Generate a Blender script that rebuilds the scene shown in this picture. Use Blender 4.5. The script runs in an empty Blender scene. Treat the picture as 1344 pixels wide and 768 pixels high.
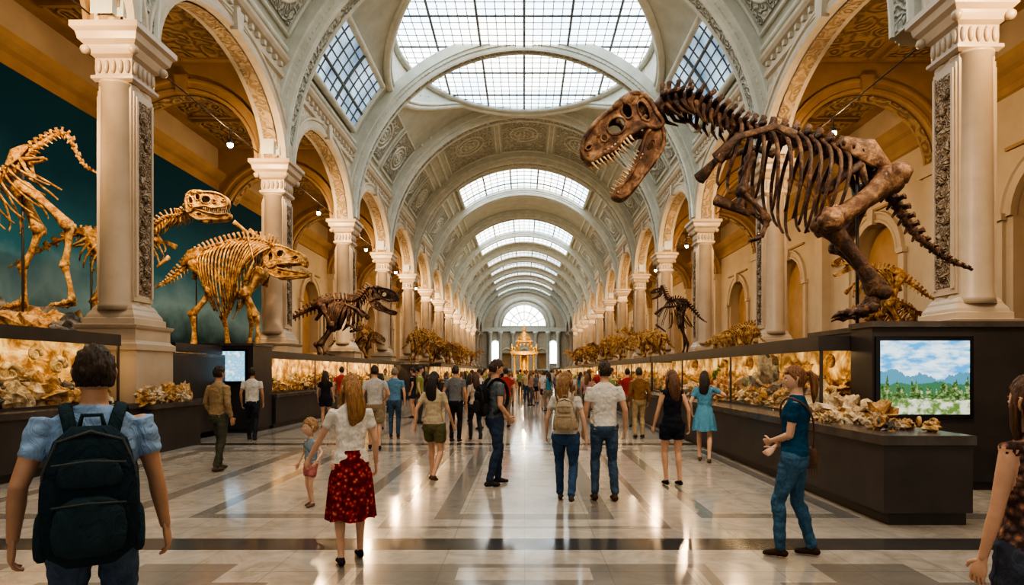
import bpy, math, random
from mathutils import Vector, Matrix, noise
from mathutils.bvhtree import BVHTree
from mathutils.geometry import tessellate_polygon
R = random.Random(7)
sin, cos, pi = math.sin, math.cos, math.pi
FPX = 780.0
def px(x, y, D):
    return ((x-688)*D/FPX, (488-y)*D/FPX+1.65)

# ------------------------------------------------------------------ mesh builder
class MB:
    def __init__(s):
        s.v=[]; s.f=[]; s.m=[]; s.sm=[]
    def add(s, vs, fs, mat=0, smooth=True):
        o=len(s.v)
        s.v += [tuple(v) for v in vs]
        s.f += [tuple(i+o for i in f) for f in fs]
        s.m += [mat]*len(fs); s.sm += [smooth]*len(fs)
    def box(s,x0,x1,y0,y1,z0,z1,mat=0):
        if x0>x1: x0,x1=x1,x0
        if y0>y1: y0,y1=y1,y0
        v=[(x0,y0,z0),(x1,y0,z0),(x1,y1,z0),(x0,y1,z0),(x0,y0,z1),(x1,y0,z1),(x1,y1,z1),(x0,y1,z1)]
        s.add(v,[(0,3,2,1),(4,5,6,7),(0,1,5,4),(1,2,6,5),(2,3,7,6),(3,0,4,7)],mat,False)
    def loft(s,rings,mat=0,caps=True,smooth=True,closed=True):
        n=len(rings[0]); vs=[p for r in rings for p in r]; fs=[]
        for i in range(len(rings)-1):
            for j in range(n if closed else n-1):
                k=(j+1)%n
                fs.append((i*n+j,i*n+k,(i+1)*n+k,(i+1)*n+j))
        if caps and closed:
            fs.append(tuple(range(n-1,-1,-1))); fs.append(tuple((len(rings)-1)*n+j for j in range(n)))
        s.add(vs,fs,mat,smooth)
    def tube(s,path,rad,n=8,mat=0,up=None,ridge=0,nr=8,caps=True,ru=0.55):
        P=[Vector(p) for p in path]; L=len(P)
        if not isinstance(rad,(list,tuple)): rad=[rad]*L
        rad=[(r,r) if not isinstance(r,(tuple,list)) else r for r in rad]
        T=[]
        for i in range(L):
            t=P[min(i+1,L-1)]-P[max(i-1,0)]
            if t.length<1e-9: t=Vector((0,0,1))
            T.append(t.normalized())
        a=None; A=[]
        for i in range(L):
            t=T[i]
            if up is not None: ref=Vector(up)
            else: ref=a if a is not None else (Vector((0,0,1)) if abs(t.z)<.9 else Vector((0,1,0)))
            c=ref-t*ref.dot(t)
            if c.length<1e-5: c=(Vector((1,0,0))-t*t.x)
            if c.length<1e-5: c=Vector((0,1,0))
            a=c.normalized(); A.append(a)
        rings=[]
        def ring(p,a,b,ra,rb):
            out=[]
            for j in range(n):
                an=2*pi*j/n
                k=1+ridge*sin(nr*an) if ridge else 1
                out.append(p+a*cos(an)*ra*k+b*sin(an)*rb*k)
            return out
        if caps:
            b=T[0].cross(A[0]); r=rad[0]; m=min(r)*ru
            rings.append(ring(P[0]-T[0]*m,A[0],b,r[0]*.45,r[1]*.45))
        for i in range(L):
            b=T[i].cross(A[i]); rings.append(ring(P[i],A[i],b,rad[i][0],rad[i][1]))
        if caps:
            b=T[-1].cross(A[-1]); r=rad[-1]; m=min(r)*ru
            rings.append(ring(P[-1]+T[-1]*m,A[-1],b,r[0]*.45,r[1]*.45))
        s.loft(rings,mat,caps)
    def lathe(s,prof,c,n=20,mat=0,smooth=True):
        rings=[[(c[0]+r*cos(2*pi*j/n),c[1]+r*sin(2*pi*j/n),c[2]+z) for j in range(n)] for r,z in prof]
        s.loft(rings,mat,True,smooth)
    def stack(s,c,prof,mat=0):
        rings=[[(c[0]+sx*h,c[1]+sy*h,c[2]+z) for sx,sy in ((-1,-1),(1,-1),(1,1),(-1,1))] for h,z in prof]
        s.loft(rings,mat,True,False)
    def ball(s,c,r,nu=12,nv=8,mat=0,amp=0,sc=3,seed=0,smooth=True,oct=1):
        if not isinstance(r,(tuple,list)): r=(r,r,r)
        vs=[];fs=[]
        for i in range(nv+1):
            th=pi*i/nv
            for j in range(nu):
                ph=2*pi*j/nu
                d=Vector((sin(th)*cos(ph),sin(th)*sin(ph),cos(th)))
                sd=Vector((seed*3.1,seed*1.7,seed))
                k=1+(amp*noise.noise(d*sc+sd) if amp else 0)
                if oct>1: k+=amp*.5*noise.noise(d*sc*2.7+sd)
                vs.append((c[0]+d.x*r[0]*k,c[1]+d.y*r[1]*k,c[2]+d.z*r[2]*k))
        for i in range(nv):
            for j in range(nu):
                k=(j+1)%nu
                fs.append((i*nu+j,(i+1)*nu+j,(i+1)*nu+k,i*nu+k))
        s.add(vs,fs,mat,smooth)
    def xf(s,M,start=0):
        for i in range(start,len(s.v)):
            s.v[i]=tuple(M@Vector(s.v[i]))
    def mesh(s,name):
        me=bpy.data.meshes.new(name); me.from_pydata(s.v,[],s.f)
        me.polygons.foreach_set('material_index',s.m); me.polygons.foreach_set('use_smooth',s.sm)
        me.update(); return me
    def build(s,name,mats,loc=None,rot=0):
        me=s.mesh(name)
        for m in mats: me.materials.append(m)
        ob=bpy.data.objects.new(name,me); bpy.context.scene.collection.objects.link(ob)
        if loc: ob.location=loc
        ob.rotation_euler[2]=rot
        return ob

# ------------------------------------------------------------------ materials
def newmat(name):
    m=bpy.data.materials.new(name); m.use_nodes=True; nt=m.node_tree
    return m,nt,nt.nodes['Principled BSDF']
def nd(nt,t,**k):
    n=nt.nodes.new(t)
    for a,b in k.items(): setattr(n,a,b)
    return n
def mth(nt,op,a,b=None,c=None):
    n=nt.nodes.new('ShaderNodeMath'); n.operation=op
    for i,v in enumerate((a,b,c)):
        if v is None: continue
        if isinstance(v,(int,float)): n.inputs[i].default_value=v
        else: nt.links.new(v,n.inputs[i])
    return n.outputs[0]
def mixc(nt,f,a,b,bt='MIX'):
    n=nt.nodes.new('ShaderNodeMix'); n.data_type='RGBA'; n.blend_type=bt
    for i,v in ((0,f),(6,a),(7,b)):
        if isinstance(v,(int,float)): n.inputs[i].default_value=v
        elif isinstance(v,tuple): n.inputs[i].default_value=(*v[:3],1)
        else: nt.links.new(v,n.inputs[i])
    return n.outputs[2]
def ramp(nt,f,stops):
    n=nt.nodes.new('ShaderNodeValToRGB'); nt.links.new(f,n.inputs[0])
    el=n.color_ramp.elements
    while len(el)<len(stops): el.new(.5)
    for e,(p,c) in zip(el,stops):
        e.position=p; e.color=(*c,1)
    return n.outputs[0]
def noise_n(nt,scale,detail=4,rough=.5,vec=None,dist=0):
    n=nt.nodes.new('ShaderNodeTexNoise'); n.inputs['Scale'].default_value=scale
    n.inputs['Detail'].default_value=detail; n.inputs['Roughness'].default_value=rough
    n.inputs['Distortion'].default_value=dist
    if vec is not None: nt.links.new(vec,n.inputs['Vector'])
    return n.outputs[0]
def coords(nt): return nt.nodes.new('ShaderNodeTexCoord').outputs['Object']
def bump(nt,b,h,strength,dist):
    n=nt.nodes.new('ShaderNodeBump'); n.inputs['Strength'].default_value=strength
    n.inputs['Distance'].default_value=dist; nt.links.new(h,n.inputs['Height'])
    nt.links.new(n.outputs[0],b.inputs['Normal'])
def simple(name,c1,c2=None,scale=4,rough=.6,bs=.0,bd=.02,metal=0,stops=None,bscale=None,spec=.5):
    m,nt,b=newmat(name); co=coords(nt); f=noise_n(nt,scale,5,.6,co)
    c2=c2 or tuple(x*.75 for x in c1)
    col=ramp(nt,f,stops or [(.35,c2),(.65,c1)])
    nt.links.new(col,b.inputs['Base Color'])
    b.inputs['Roughness'].default_value=rough; b.inputs['Metallic'].default_value=metal
    b.inputs['Specular IOR Level'].default_value=spec
    if bs: bump(nt,b,noise_n(nt,bscale or scale*3,6,.65,co),bs,bd)
    return m
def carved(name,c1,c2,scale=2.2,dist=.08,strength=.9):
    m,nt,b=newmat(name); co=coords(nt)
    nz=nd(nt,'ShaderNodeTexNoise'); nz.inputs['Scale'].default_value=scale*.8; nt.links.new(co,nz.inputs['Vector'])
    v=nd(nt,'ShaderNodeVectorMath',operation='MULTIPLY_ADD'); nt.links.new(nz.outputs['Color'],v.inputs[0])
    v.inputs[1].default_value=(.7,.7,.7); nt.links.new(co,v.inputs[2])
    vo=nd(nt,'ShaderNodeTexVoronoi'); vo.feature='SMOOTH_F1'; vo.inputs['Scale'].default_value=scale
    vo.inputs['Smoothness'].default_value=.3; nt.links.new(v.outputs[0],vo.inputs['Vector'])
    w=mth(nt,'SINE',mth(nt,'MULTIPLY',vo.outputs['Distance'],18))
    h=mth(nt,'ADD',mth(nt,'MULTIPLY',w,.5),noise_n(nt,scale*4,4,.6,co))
    col=ramp(nt,h,[(.1,c2),(.7,c1)])  # low parts get the darker tone: crevice shade painted into the relief colour
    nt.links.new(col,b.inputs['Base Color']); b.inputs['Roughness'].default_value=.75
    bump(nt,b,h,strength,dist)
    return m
def emis(name,c,s):
    m,nt,b=newmat(name)
    b.inputs['Base Color'].default_value=(*c,1); b.inputs['Emission Color'].default_value=(*c,1)
    b.inputs['Emission Strength'].default_value=s; return m

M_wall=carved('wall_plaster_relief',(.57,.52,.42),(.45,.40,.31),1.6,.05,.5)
M_plain=simple('plaster_moulding',(.60,.54,.44),(.50,.45,.36),2,.65,.15,.02)
M_vault=simple('vault_plaster',(.50,.53,.48),(.42,.45,.40),1.5,.7,.2,.03)
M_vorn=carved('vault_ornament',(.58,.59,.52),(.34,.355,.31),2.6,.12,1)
M_rib=simple('rib_moulding',(.62,.64,.58),(.52,.54,.48),2,.6,.15,.02)
M_col=simple('column_marble',(.51,.41,.31),(.42,.335,.25),1.2,.38,.1,.01)
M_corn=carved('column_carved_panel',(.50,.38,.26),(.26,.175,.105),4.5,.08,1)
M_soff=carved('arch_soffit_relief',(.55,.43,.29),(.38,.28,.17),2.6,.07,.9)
M_aisle=simple('aisle_plaster',(.38,.255,.14),(.30,.195,.105),1.0,.7,.2,.03)
M_aorn=carved('aisle_ornament',(.38,.26,.145),(.22,.145,.08),1.8,.08,.9)
M_cream=simple('aisle_wall_cream',(.54,.45,.34),(.46,.38,.28),.8,.7,.1,.02)
M_niche=simple('niche_plaster',(.50,.33,.17),(.40,.25,.12),1,.7,.1,.02)
M_dark=simple('dark_bronze_casework',(.050,.042,.040),(.032,.028,.027),2,.4,.1,.005)
M_darktop=simple('counter_top',(.10,.085,.075),(.06,.05,.045),3,.25)
def bone_mat(name,stops,sc=6,rough=.48):
    m,nt,b=newmat(name); co=coords(nt)
    f=noise_n(nt,sc,7,.72,co,.4); nt.links.new(ramp(nt,f,stops),b.inputs['Base Color'])
    b.inputs['Roughness'].default_value=rough
    bump(nt,b,noise_n(nt,sc*2.6,7,.7,co,.6),1.0,.04); return m
M_gold_bone=bone_mat('golden_bone',[(.34,(.10,.035,.008)),(.46,(.36,.17,.045)),(.56,(.66,.39,.13)),(.70,(.90,.67,.34))],6)
M_dark_bone=bone_mat('dark_bone',[(.36,(.016,.007,.004)),(.52,(.070,.030,.014)),(.64,(.21,.105,.05)),(.76,(.50,.32,.17))],6,.4)
M_pale_bone=bone_mat('pale_brown_bone',[(.34,(.03,.012,.006)),(.48,(.13,.06,.028)),(.60,(.32,.185,.10)),(.74,(.62,.44,.28))],5,.4)
M_tooth=simple('tooth_enamel',(.70,.55,.34),(.45,.28,.15),9,.3)
M_mid_bone=bone_mat('brown_bone',[(.34,(.05,.02,.006)),(.5,(.25,.12,.04)),(.68,(.60,.38,.16))],6)
M_rockg=bone_mat('golden_rock',[(.34,(.13,.05,.012)),(.5,(.52,.29,.10)),(.68,(.90,.68,.36))],8,.6)
M_rockw=bone_mat('pale_rock',[(.34,(.26,.16,.08)),(.5,(.60,.46,.29)),(.68,(.88,.78,.60))],8,.6)
M_rockd=bone_mat('grey_rock',[(.34,(.05,.043,.04)),(.5,(.18,.16,.145)),(.68,(.40,.37,.34))],6,.6)
M_moss=simple('green_fern',(.10,.22,.05),(.04,.10,.02),8,.6,.5,.02)

def glass_mat():
    m=bpy.data.materials.new('clear_case_glass'); m.use_nodes=True; nt=m.node_tree; nt.nodes.clear()
    o=nd(nt,'ShaderNodeOutputMaterial'); t=nd(nt,'ShaderNodeBsdfTransparent'); g=nd(nt,'ShaderNodeBsdfGlossy')
    g.inputs['Roughness'].default_value=.02; t.inputs[0].default_value=(.97,.98,.97,1)
    fr=nd(nt,'ShaderNodeFresnel'); fr.inputs[0].default_value=1.45
    mx=nd(nt,'ShaderNodeMixShader'); nt.links.new(mth(nt,'MULTIPLY',fr.outputs[0],.3),mx.inputs[0])
    nt.links.new(t.outputs[0],mx.inputs[1]); nt.links.new(g.outputs[0],mx.inputs[2]); nt.links.new(mx.outputs[0],o.inputs[0])
    return m
M_glass=glass_mat()
def sky_mat(name,s,c0=(.64,.80,.91)):
    m,nt,b=newmat(name); co=coords(nt)
    f=noise_n(nt,.22,3,.5,co)
    col=ramp(nt,f,[(.38,c0),(.6,(1,.97,.90))])
    b.inputs['Base Color'].default_value=(.6,.7,.8,1); nt.links.new(col,b.inputs['Emission Color'])
    b.inputs['Emission Strength'].default_value=s
    return m
M_sky=sky_mat('skylight_glass',4.1)
M_skyf=sky_mat('far_window_glass',4.5,(.9,.95,.95))
def sky_mat2():
    m,nt,b=newmat('side_skylight_glass'); co=coords(nt)
    f=noise_n(nt,.5,3,.5,co)
    col=ramp(nt,f,[(.35,(.10,.19,.30)),(.62,(.5,.66,.8))])
    nt.links.new(col,b.inputs['Emission Color']); b.inputs['Base Color'].default_value=(.2,.3,.4,1)
    b.inputs['Emission Strength'].default_value=1.1
    return m
M_sky2=sky_mat2()
M_mull=simple('mullion_metal',(.16,.19,.20),(.12,.14,.15),4,.5)
M_back,ntb,bb=newmat('backlit_case_panel')
cb=coords(ntb)
vb=nd(ntb,'ShaderNodeTexVoronoi'); vb.inputs['Scale'].default_value=3.2; vb.feature='SMOOTH_F1'; ntb.links.new(cb,vb.inputs['Vector'])
fb=mth(ntb,'ADD',mth(ntb,'MULTIPLY',noise_n(ntb,2.6,7,.7,cb,1.0),.8),mth(ntb,'MULTIPLY',mth(ntb,'SUBTRACT',.6,vb.outputs['Distance']),.35))
colb=ramp(ntb,fb,[(.36,(.22,.09,.02)),(.47,(.60,.33,.09)),(.58,(.95,.66,.27)),(.72,(1,.86,.52))])
ntb.links.new(colb,bb.inputs['Base Color']); ntb.links.new(colb,bb.inputs['Emission Color']); bb.inputs['Emission Strength'].default_value=.85
bump(ntb,bb,fb,1,.08)
M_strip=emis('warm_led_strip',(1,.70,.34),20)
M_bulb=emis('lamp_bulb',(1,.70,.35),180)

def floor_mat():
    m,nt,b=newmat('polished_marble_floor'); co=coords(nt)
    sp=nd(nt,'ShaderNodeSeparateXYZ'); nt.links.new(co,sp.inputs[0]); X,Y=sp.outputs[0],sp.outputs[1]
    ax=mth(nt,'ABSOLUTE',X)
    md=mth(nt,'FLOORED_MODULO',mth(nt,'SUBTRACT',Y,5.5),7.85)
    band=mth(nt,'LESS_THAN',md,.38)
    cy=mth(nt,'ABSOLUTE',mth(nt,'SUBTRACT',md,4.1))
    def frame(dx,w,th,ly):
        d=mth(nt,'MAXIMUM',mth(nt,'SUBTRACT',dx,w),mth(nt,'SUBTRACT',cy,ly))
        return mth(nt,'MULTIPLY',mth(nt,'GREATER_THAN',d,0),mth(nt,'LESS_THAN',d,th))
    f1=frame(ax,.75,.26,2.7); f1b=frame(ax,1.45,.10,3.25)
    f2=frame(mth(nt,'ABSOLUTE',mth(nt,'SUBTRACT',ax,2.9)),.7,.20,2.7)
    f3=frame(mth(nt,'ABSOLUTE',mth(nt,'SUBTRACT',ax,5.7)),.9,.24,2.7)
    fr=mth(nt,'MAXIMUM',mth(nt,'MAXIMUM',f1,f1b),mth(nt,'MAXIMUM',f2,f3))
    blk=mth(nt,'MULTIPLY',mth(nt,'GREATER_THAN',md,6.95),mth(nt,'LESS_THAN',md,7.45))
    bx=mth(nt,'LESS_THAN',mth(nt,'FLOORED_MODULO',mth(nt,'ADD',X,1.35),1.9),.8)
    blk=mth(nt,'MULTIPLY',blk,bx)
    tx=mth(nt,'FLOOR',mth(nt,'DIVIDE',X,.7)); ty=mth(nt,'FLOOR',mth(nt,'DIVIDE',Y,.7))
    cmb=nd(nt,'ShaderNodeCombineXYZ'); nt.links.new(tx,cmb.inputs[0]); nt.links.new(ty,cmb.inputs[1])
    wn=nd(nt,'ShaderNodeTexWhiteNoise',noise_dimensions='2D'); nt.links.new(cmb.outputs[0],wn.inputs['Vector'])
    mar=noise_n(nt,2.2,9,.7,co,1.6)
    base=ramp(nt,mar,[(.3,(.265,.235,.20)),(.48,(.38,.345,.30)),(.68,(.48,.44,.385))])
    base=mixc(nt,mth(nt,'MULTIPLY',wn.outputs[0],.3),base,(.24,.22,.19))
    mid=mixc(nt,mar,(.13,.12,.11),(.26,.24,.215)); drk=mixc(nt,mar,(.03,.03,.032),(.085,.082,.08))
    c=mixc(nt,fr,base,mid); c=mixc(nt,blk,c,mid); c=mixc(nt,band,c,drk)
    gx=mth(nt,'LESS_THAN',mth(nt,'FLOORED_MODULO',X,.7),.008); gy=mth(nt,'LESS_THAN',mth(nt,'FLOORED_MODULO',Y,.7),.012)
    c=mixc(nt,mth(nt,'MULTIPLY',mth(nt,'MAXIMUM',gx,gy),.5),c,(.12,.11,.10))
    nt.links.new(c,b.inputs['Base Color'])
    ro=mth(nt,'ADD',mth(nt,'MULTIPLY',noise_n(nt,3,4,.6,co),.16),.05); nt.links.new(ro,b.inputs['Roughness'])
    b.inputs['Specular IOR Level'].default_value=1.0
    return m
M_floor=floor_mat()
def mural_mat():
    m,nt,b=newmat('painted_mural'); co=coords(nt)
    sp=nd(nt,'ShaderNodeSeparateXYZ'); nt.links.new(co,sp.inputs[0])
    z=mth(nt,'ADD',mth(nt,'DIVIDE',sp.outputs[2],10),mth(nt,'MULTIPLY',mth(nt,'SUBTRACT',noise_n(nt,.35,6,.6,co),.5),.3))
    c=ramp(nt,z,[(.28,(.02,.05,.055)),(.40,(.17,.29,.34)),(.52,(.028,.13,.20)),(.8,(.006,.05,.095))])
    nt.links.new(c,b.inputs['Base Color']); b.inputs['Roughness'].default_value=.8; b.inputs['Specular IOR Level'].default_value=.1
    return m
M_mural=mural_mat()
def screen_mat(name,kind):
    m,nt,b=newmat(name); g=nt.nodes.new('ShaderNodeTexCoord').outputs['Generated']
    sp=nd(nt,'ShaderNodeSeparateXYZ'); nt.links.new(g,sp.inputs[0]); X,Z=sp.outputs[0],sp.outputs[2]
    if kind=='land':
        def line(sc,amp,base,off,det=6):
            cm=nd(nt,'ShaderNodeCombineXYZ'); nt.links.new(X,cm.inputs[0]); cm.inputs[1].default_value=off
            n=noise_n(nt,sc,det,.7,cm.outputs[0])
            return mth(nt,'ADD',mth(nt,'MULTIPLY',mth(nt,'SUBTRACT',n,.5),amp),base)
        mp=nd(nt,'ShaderNodeMapping'); mp.inputs['Scale'].default_value=(1,1,2.5); nt.links.new(g,mp.inputs[0])
        cl=noise_n(nt,4,6,.6,mp.outputs[0])
        sky=ramp(nt,cl,[(.4,(.06,.40,.78)),(.58,(.75,.92,1))])
        far=mth(nt,'LESS_THAN',Z,line(2.5,.7,.56,3)); c=mixc(nt,far,sky,(.09,.28,.40))
        mid=mth(nt,'LESS_THAN',Z,line(4,.3,.42,8)); c=mixc(nt,mid,c,(.05,.18,.09))
        tn=noise_n(nt,18,5,.7,g); tc=ramp(nt,tn,[(.38,(.01,.04,.01)),(.52,(.10,.20,.05)),(.64,(.50,.48,.36))])
        tree=mth(nt,'LESS_THAN',Z,line(9,1.3,.36,15,2)); c=mixc(nt,tree,c,tc)
        gc=ramp(nt,noise_n(nt,9,5,.6,g),[(.42,(.12,.22,.05)),(.56,(.66,.66,.50))])
        grd=mth(nt,'LESS_THAN',Z,line(3,.2,.20,21)); c=mixc(nt,grd,c,gc)
    else:
        c=ramp(nt,noise_n(nt,5,5,.6,g),[(.38,(.85,.95,1)),(.5,(.2,.5,.7)),(.65,(.5,.8,.95))])
    nt.links.new(c,b.inputs['Emission Color']); b.inputs['Emission Strength'].default_value=1.2
    b.inputs['Base Color'].default_value=(.02,.02,.02,1); b.inputs['Roughness'].default_value=.15
    return m

# ------------------------------------------------------------------ architecture
VR, VC = 8.8, 9.0
SP = 7.85
LY=[12.8+SP*i for i in range(-2,14)]
RY=list(LY); RY[2]=11.6
YEND=115.2
EC,ERX,ERY,EH=28.3,6.2,6.9,17.12
def VP(th,y,r=VR): return (r*cos(th),y,VC+r*sin(th))
mb=MB(); mb.box(-14.6,14.6,-6,YEND,-.2,0); mb.build('floor',[M_floor])

mb=MB(); t0=math.asin(3.2/8.8)
def shell(r,ys,NT,cut):
    n=NT+1; vs=[VP(t0+(pi-2*t0)*j/NT,y,r) for y in ys for j in range(n)]; fs=[]
    for i in range(len(ys)-1):
        for j in range(NT):
            if cut:
                a=VP(t0+(pi-2*t0)*(j+.5)/NT,(ys[i]+ys[i+1])/2,r)
                if (a[0]/ERX)**2+((a[1]-EC)/ERY)**2<1.0: continue
            fs.append((i*n+j,i*n+j+1,(i+1)*n+j+1,(i+1)*n+j))
    mb.add(vs,fs,0,True)
for r in (VR,VR+.3):
    shell(r,[-6+26.5*i/10 for i in range(11)],40,False)
    shell(r,[20.5+16*i/100 for i in range(101)],160,True)
    shell(r,[36.5+(YEND-36.5)*i/24 for i in range(25)],40,False)
mb.build('ceiling',[M_vault])

prof=[(8.9,-.62),(8.45,-.62),(8.42,-.52),(8.3,-.5),(8.28,-.42),(8.14,-.40),(8.06,-.34),(8.06,-.27),(8.13,-.24),
      (8.13,.24),(8.06,.27),(8.06,.34),(8.14,.40),(8.28,.42),(8.3,.5),(8.42,.52),(8.45,.62),(8.9,.62)]
def rib(mb,y,sc=1,dr=0):
    NA=64
    rings=[]
    for i in range(NA+1):
        th=pi*i/NA
        rings.append([VP(th,y+d*sc,r+dr) for r,d in prof])
    n=len(prof)
    vs=[p for r in rings for p in r]
    fa=[];fb=[]
    for i in range(NA):
        for j in range(n-1):
            f=(i*n+j,i*n+j+1,(i+1)*n+j+1,(i+1)*n+j)
            (fb if j in (8,) else fa).append(f)
    mb.add(vs,fa,0,False); mb.add(vs,fb,1,False)
    if y<50:
        for i in range(4,NA*2-4):
            th=pi*(i+.5)/(NA*2)
            for d in (-.46,.46):
                c=VP(th,y+d*sc,8.33+dr); mb.box(c[0]-.05,c[0]+.05,c[1]-.05,c[1]+.05,c[2]-.05,c[2]+.05,0)
mb=MB()
for i,y in enumerate(LY):
    if i in (7,9): rib(mb,y,.55)
    elif i==4: rib(mb,y,.62,-.1)
    else: rib(mb,y)
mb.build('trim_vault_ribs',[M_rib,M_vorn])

mb=MB()
for th in (23.5,156.5):
    t=math.radians(th); mb.tube([VP(t,-6,VR-.03),VP(t,YEND,VR-.03)],.11,8,0)
for th in (45.5,50,134.5,130):
    t=math.radians(th)
    for (p,q) in ((-6,21.3),(35.6,YEND)): mb.tube([VP(t,p,VR-.03),VP(t,q,VR-.03)],.11,8,0)
def frame(a0,a1,y0,y1,orn=True,r=.07):
    a0,a1=math.radians(a0),math.radians(a1); N=10
    for y in (y0,y1): mb.tube([VP(a0+(a1-a0)*i/N,y,VR-.03) for i in range(N+1)],r,6,0)
    for a in (a0,a1): mb.tube([VP(a,y0,VR-.03),VP(a,y1,VR-.03)],r,6,0)
    if orn:
        d=.2; da=d/VR
        mb.loft([[VP(a0+da+(a1-a0-2*da)*i/N,y,VR-.05) for i in range(N+1)] for y in (y0+d,y1-d)],1,False,True,False)
        am=(a0+a1)/2; ym=(y0+y1)/2
        c=Vector(VP(am,ym,VR-.05)); tt=Vector((-sin(am),0,cos(am))); yy=Vector((0,1,0))
        rw=min((a1-a0)*VR,(y1-y0))*.28
        for rr,k in ((rw,.07),(rw*.65,.06)):
            mb.tube([c+tt*cos(2*pi*i/20)*rr+yy*sin(2*pi*i/20)*rr*1.25 for i in range(21)],k,6,0)
        for i in range(8):
            an=2*pi*i/8; p=c+tt*cos(an)*rw*.35+yy*sin(an)*rw*.4
            mb.ball(p,(.1,.1,.1),8,6,0)
        mb.ball(c,(.13,.13,.13),8,6,0)
sky_rects=[(-4.5,3.2,52,128),(6.3,11.2,52,128),(14.2,19.3,52,128),(46.6,54,53,127),(62,73.2,53,127),(77.5,82.2,55,125),(85.0,90,55,125),(93,98,55,125),(101,105.8,55,125),(108.6,113.5,55,125)]  # rects nearer than the oval skylight are unseen, added to light the near bays
for i in range(len(LY)-1):
    a,b=LY[i]+.85,LY[i+1]-.85
    ym=(a+b)/2
    for (p,q) in ((26,42),(138,154)):
        if i!=3:
            frame(p,q,a,ym-.25); frame(p,q,ym+.25,b)
    if i in (3,4): continue
    if any(s[0]<ym<s[1] or s[0]<a+1<s[1] or s[0]<b-1<s[1] for s in sky_rects): continue
    for (p,q) in ((53,77),(79,101),(103,127)): frame(p,q,a,b)
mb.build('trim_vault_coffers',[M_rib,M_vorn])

wn_i=[0]
def skyrect(y0,y1,a0,a1,mat,ny,na,bar=.045):
    wn_i[0]+=1
    mb=MB(); a0,a1=math.radians(a0),math.radians(a1); N=24; r=VR-.10
    mb.loft([[VP(a0+(a1-a0)*i/N,y,r) for i in range(N+1)] for y in (y0,y1)],0,False,True,False)
    for k in range(ny+1):
        y=y0+(y1-y0)*k/ny; w=bar*(2.2 if k%4==0 else 1)
        mb.tube([VP(a0+(a1-a0)*i/N,y,r-.03) for i in range(N+1)],w*.5,4,1)
    for k in range(na+1):
        a=a0+(a1-a0)*k/na; w=bar*(2.2 if k%4==0 else 1)
        mb.tube([VP(a,y0,r-.03),VP(a,y1,r-.03)],w*.5,4,1)
    for y in (y0,y1): mb.tube([VP(a0+(a1-a0)*i/N,y,r-.02) for i in range(N+1)],.14,8,2)
    for a in (a0,a1): mb.tube([VP(a,y0,r-.02),VP(a,y1,r-.02)],.14,8,2)
    mb.build('window_%d'%wn_i[0],[mat,M_mull,M_rib])
for (y0,y1,a0,a1) in sky_rects: skyrect(y0,y1,a0,a1,M_sky,8,20,.06)
for (p,q) in ((25.5,41.5),(138.5,154.5)): skyrect(21.6,27.3,p,q,M_sky2,8,6,.07)
wn_i[0]+=1
mb=MB()
def E(u,v,z=EH): return (u*ERX,EC+v*ERY,z)
def vh(x,r=VR): return VC+math.sqrt(max(0,r*r-x*x))
rings=[[E(k/8*cos(2*pi*j/72),k/8*sin(2*pi*j/72),EH+.05) for j in range(72)] for k in range(9)]
mb.loft(rings,0,False,True,True)
for k in range(-13,14):
    v=k/14; h=math.sqrt(1-v*v); w=.055 if k%5==0 else .022
    mb.tube([E(-h,v,EH),E(h,v,EH)],w,4,1)
for k in range(-14,15):
    u=k/15; h=math.sqrt(1-u*u); w=.06 if k%5==0 else .022
    mb.tube([E(u,-h,EH),E(u,h,EH)],w,4,1)
lo=[];hi_=[]
for j in range(96):
    a=2*pi*j/96; p=E(cos(a),sin(a)); v=vh(p[0])
    lo.append((p[0],p[1],min(v,EH)-.12)); hi_.append((p[0],p[1],max(v,EH)+.15))
mb.loft([lo,hi_],2,False,True)
def loop(e,w,f): mb.tube([ (ERX*e*cos(2*pi*j/96),EC+ERY*e*sin(2*pi*j/96),f(ERX*e*cos(2*pi*j/96))) for j in range(97)],w,8,2)
loop(.985,.17,lambda x:EH-.03); loop(1.02,.15,lambda x:min(EH-.16,vh(x)-.1)); loop(1.035,.13,lambda x:vh(x)-.02); loop(1.0,.1,lambda x:vh(x)-.02 if vh(x)<EH else EH)
mb.build('window_%d'%wn_i[0],[M_sky,M_mull,M_rib])

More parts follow.
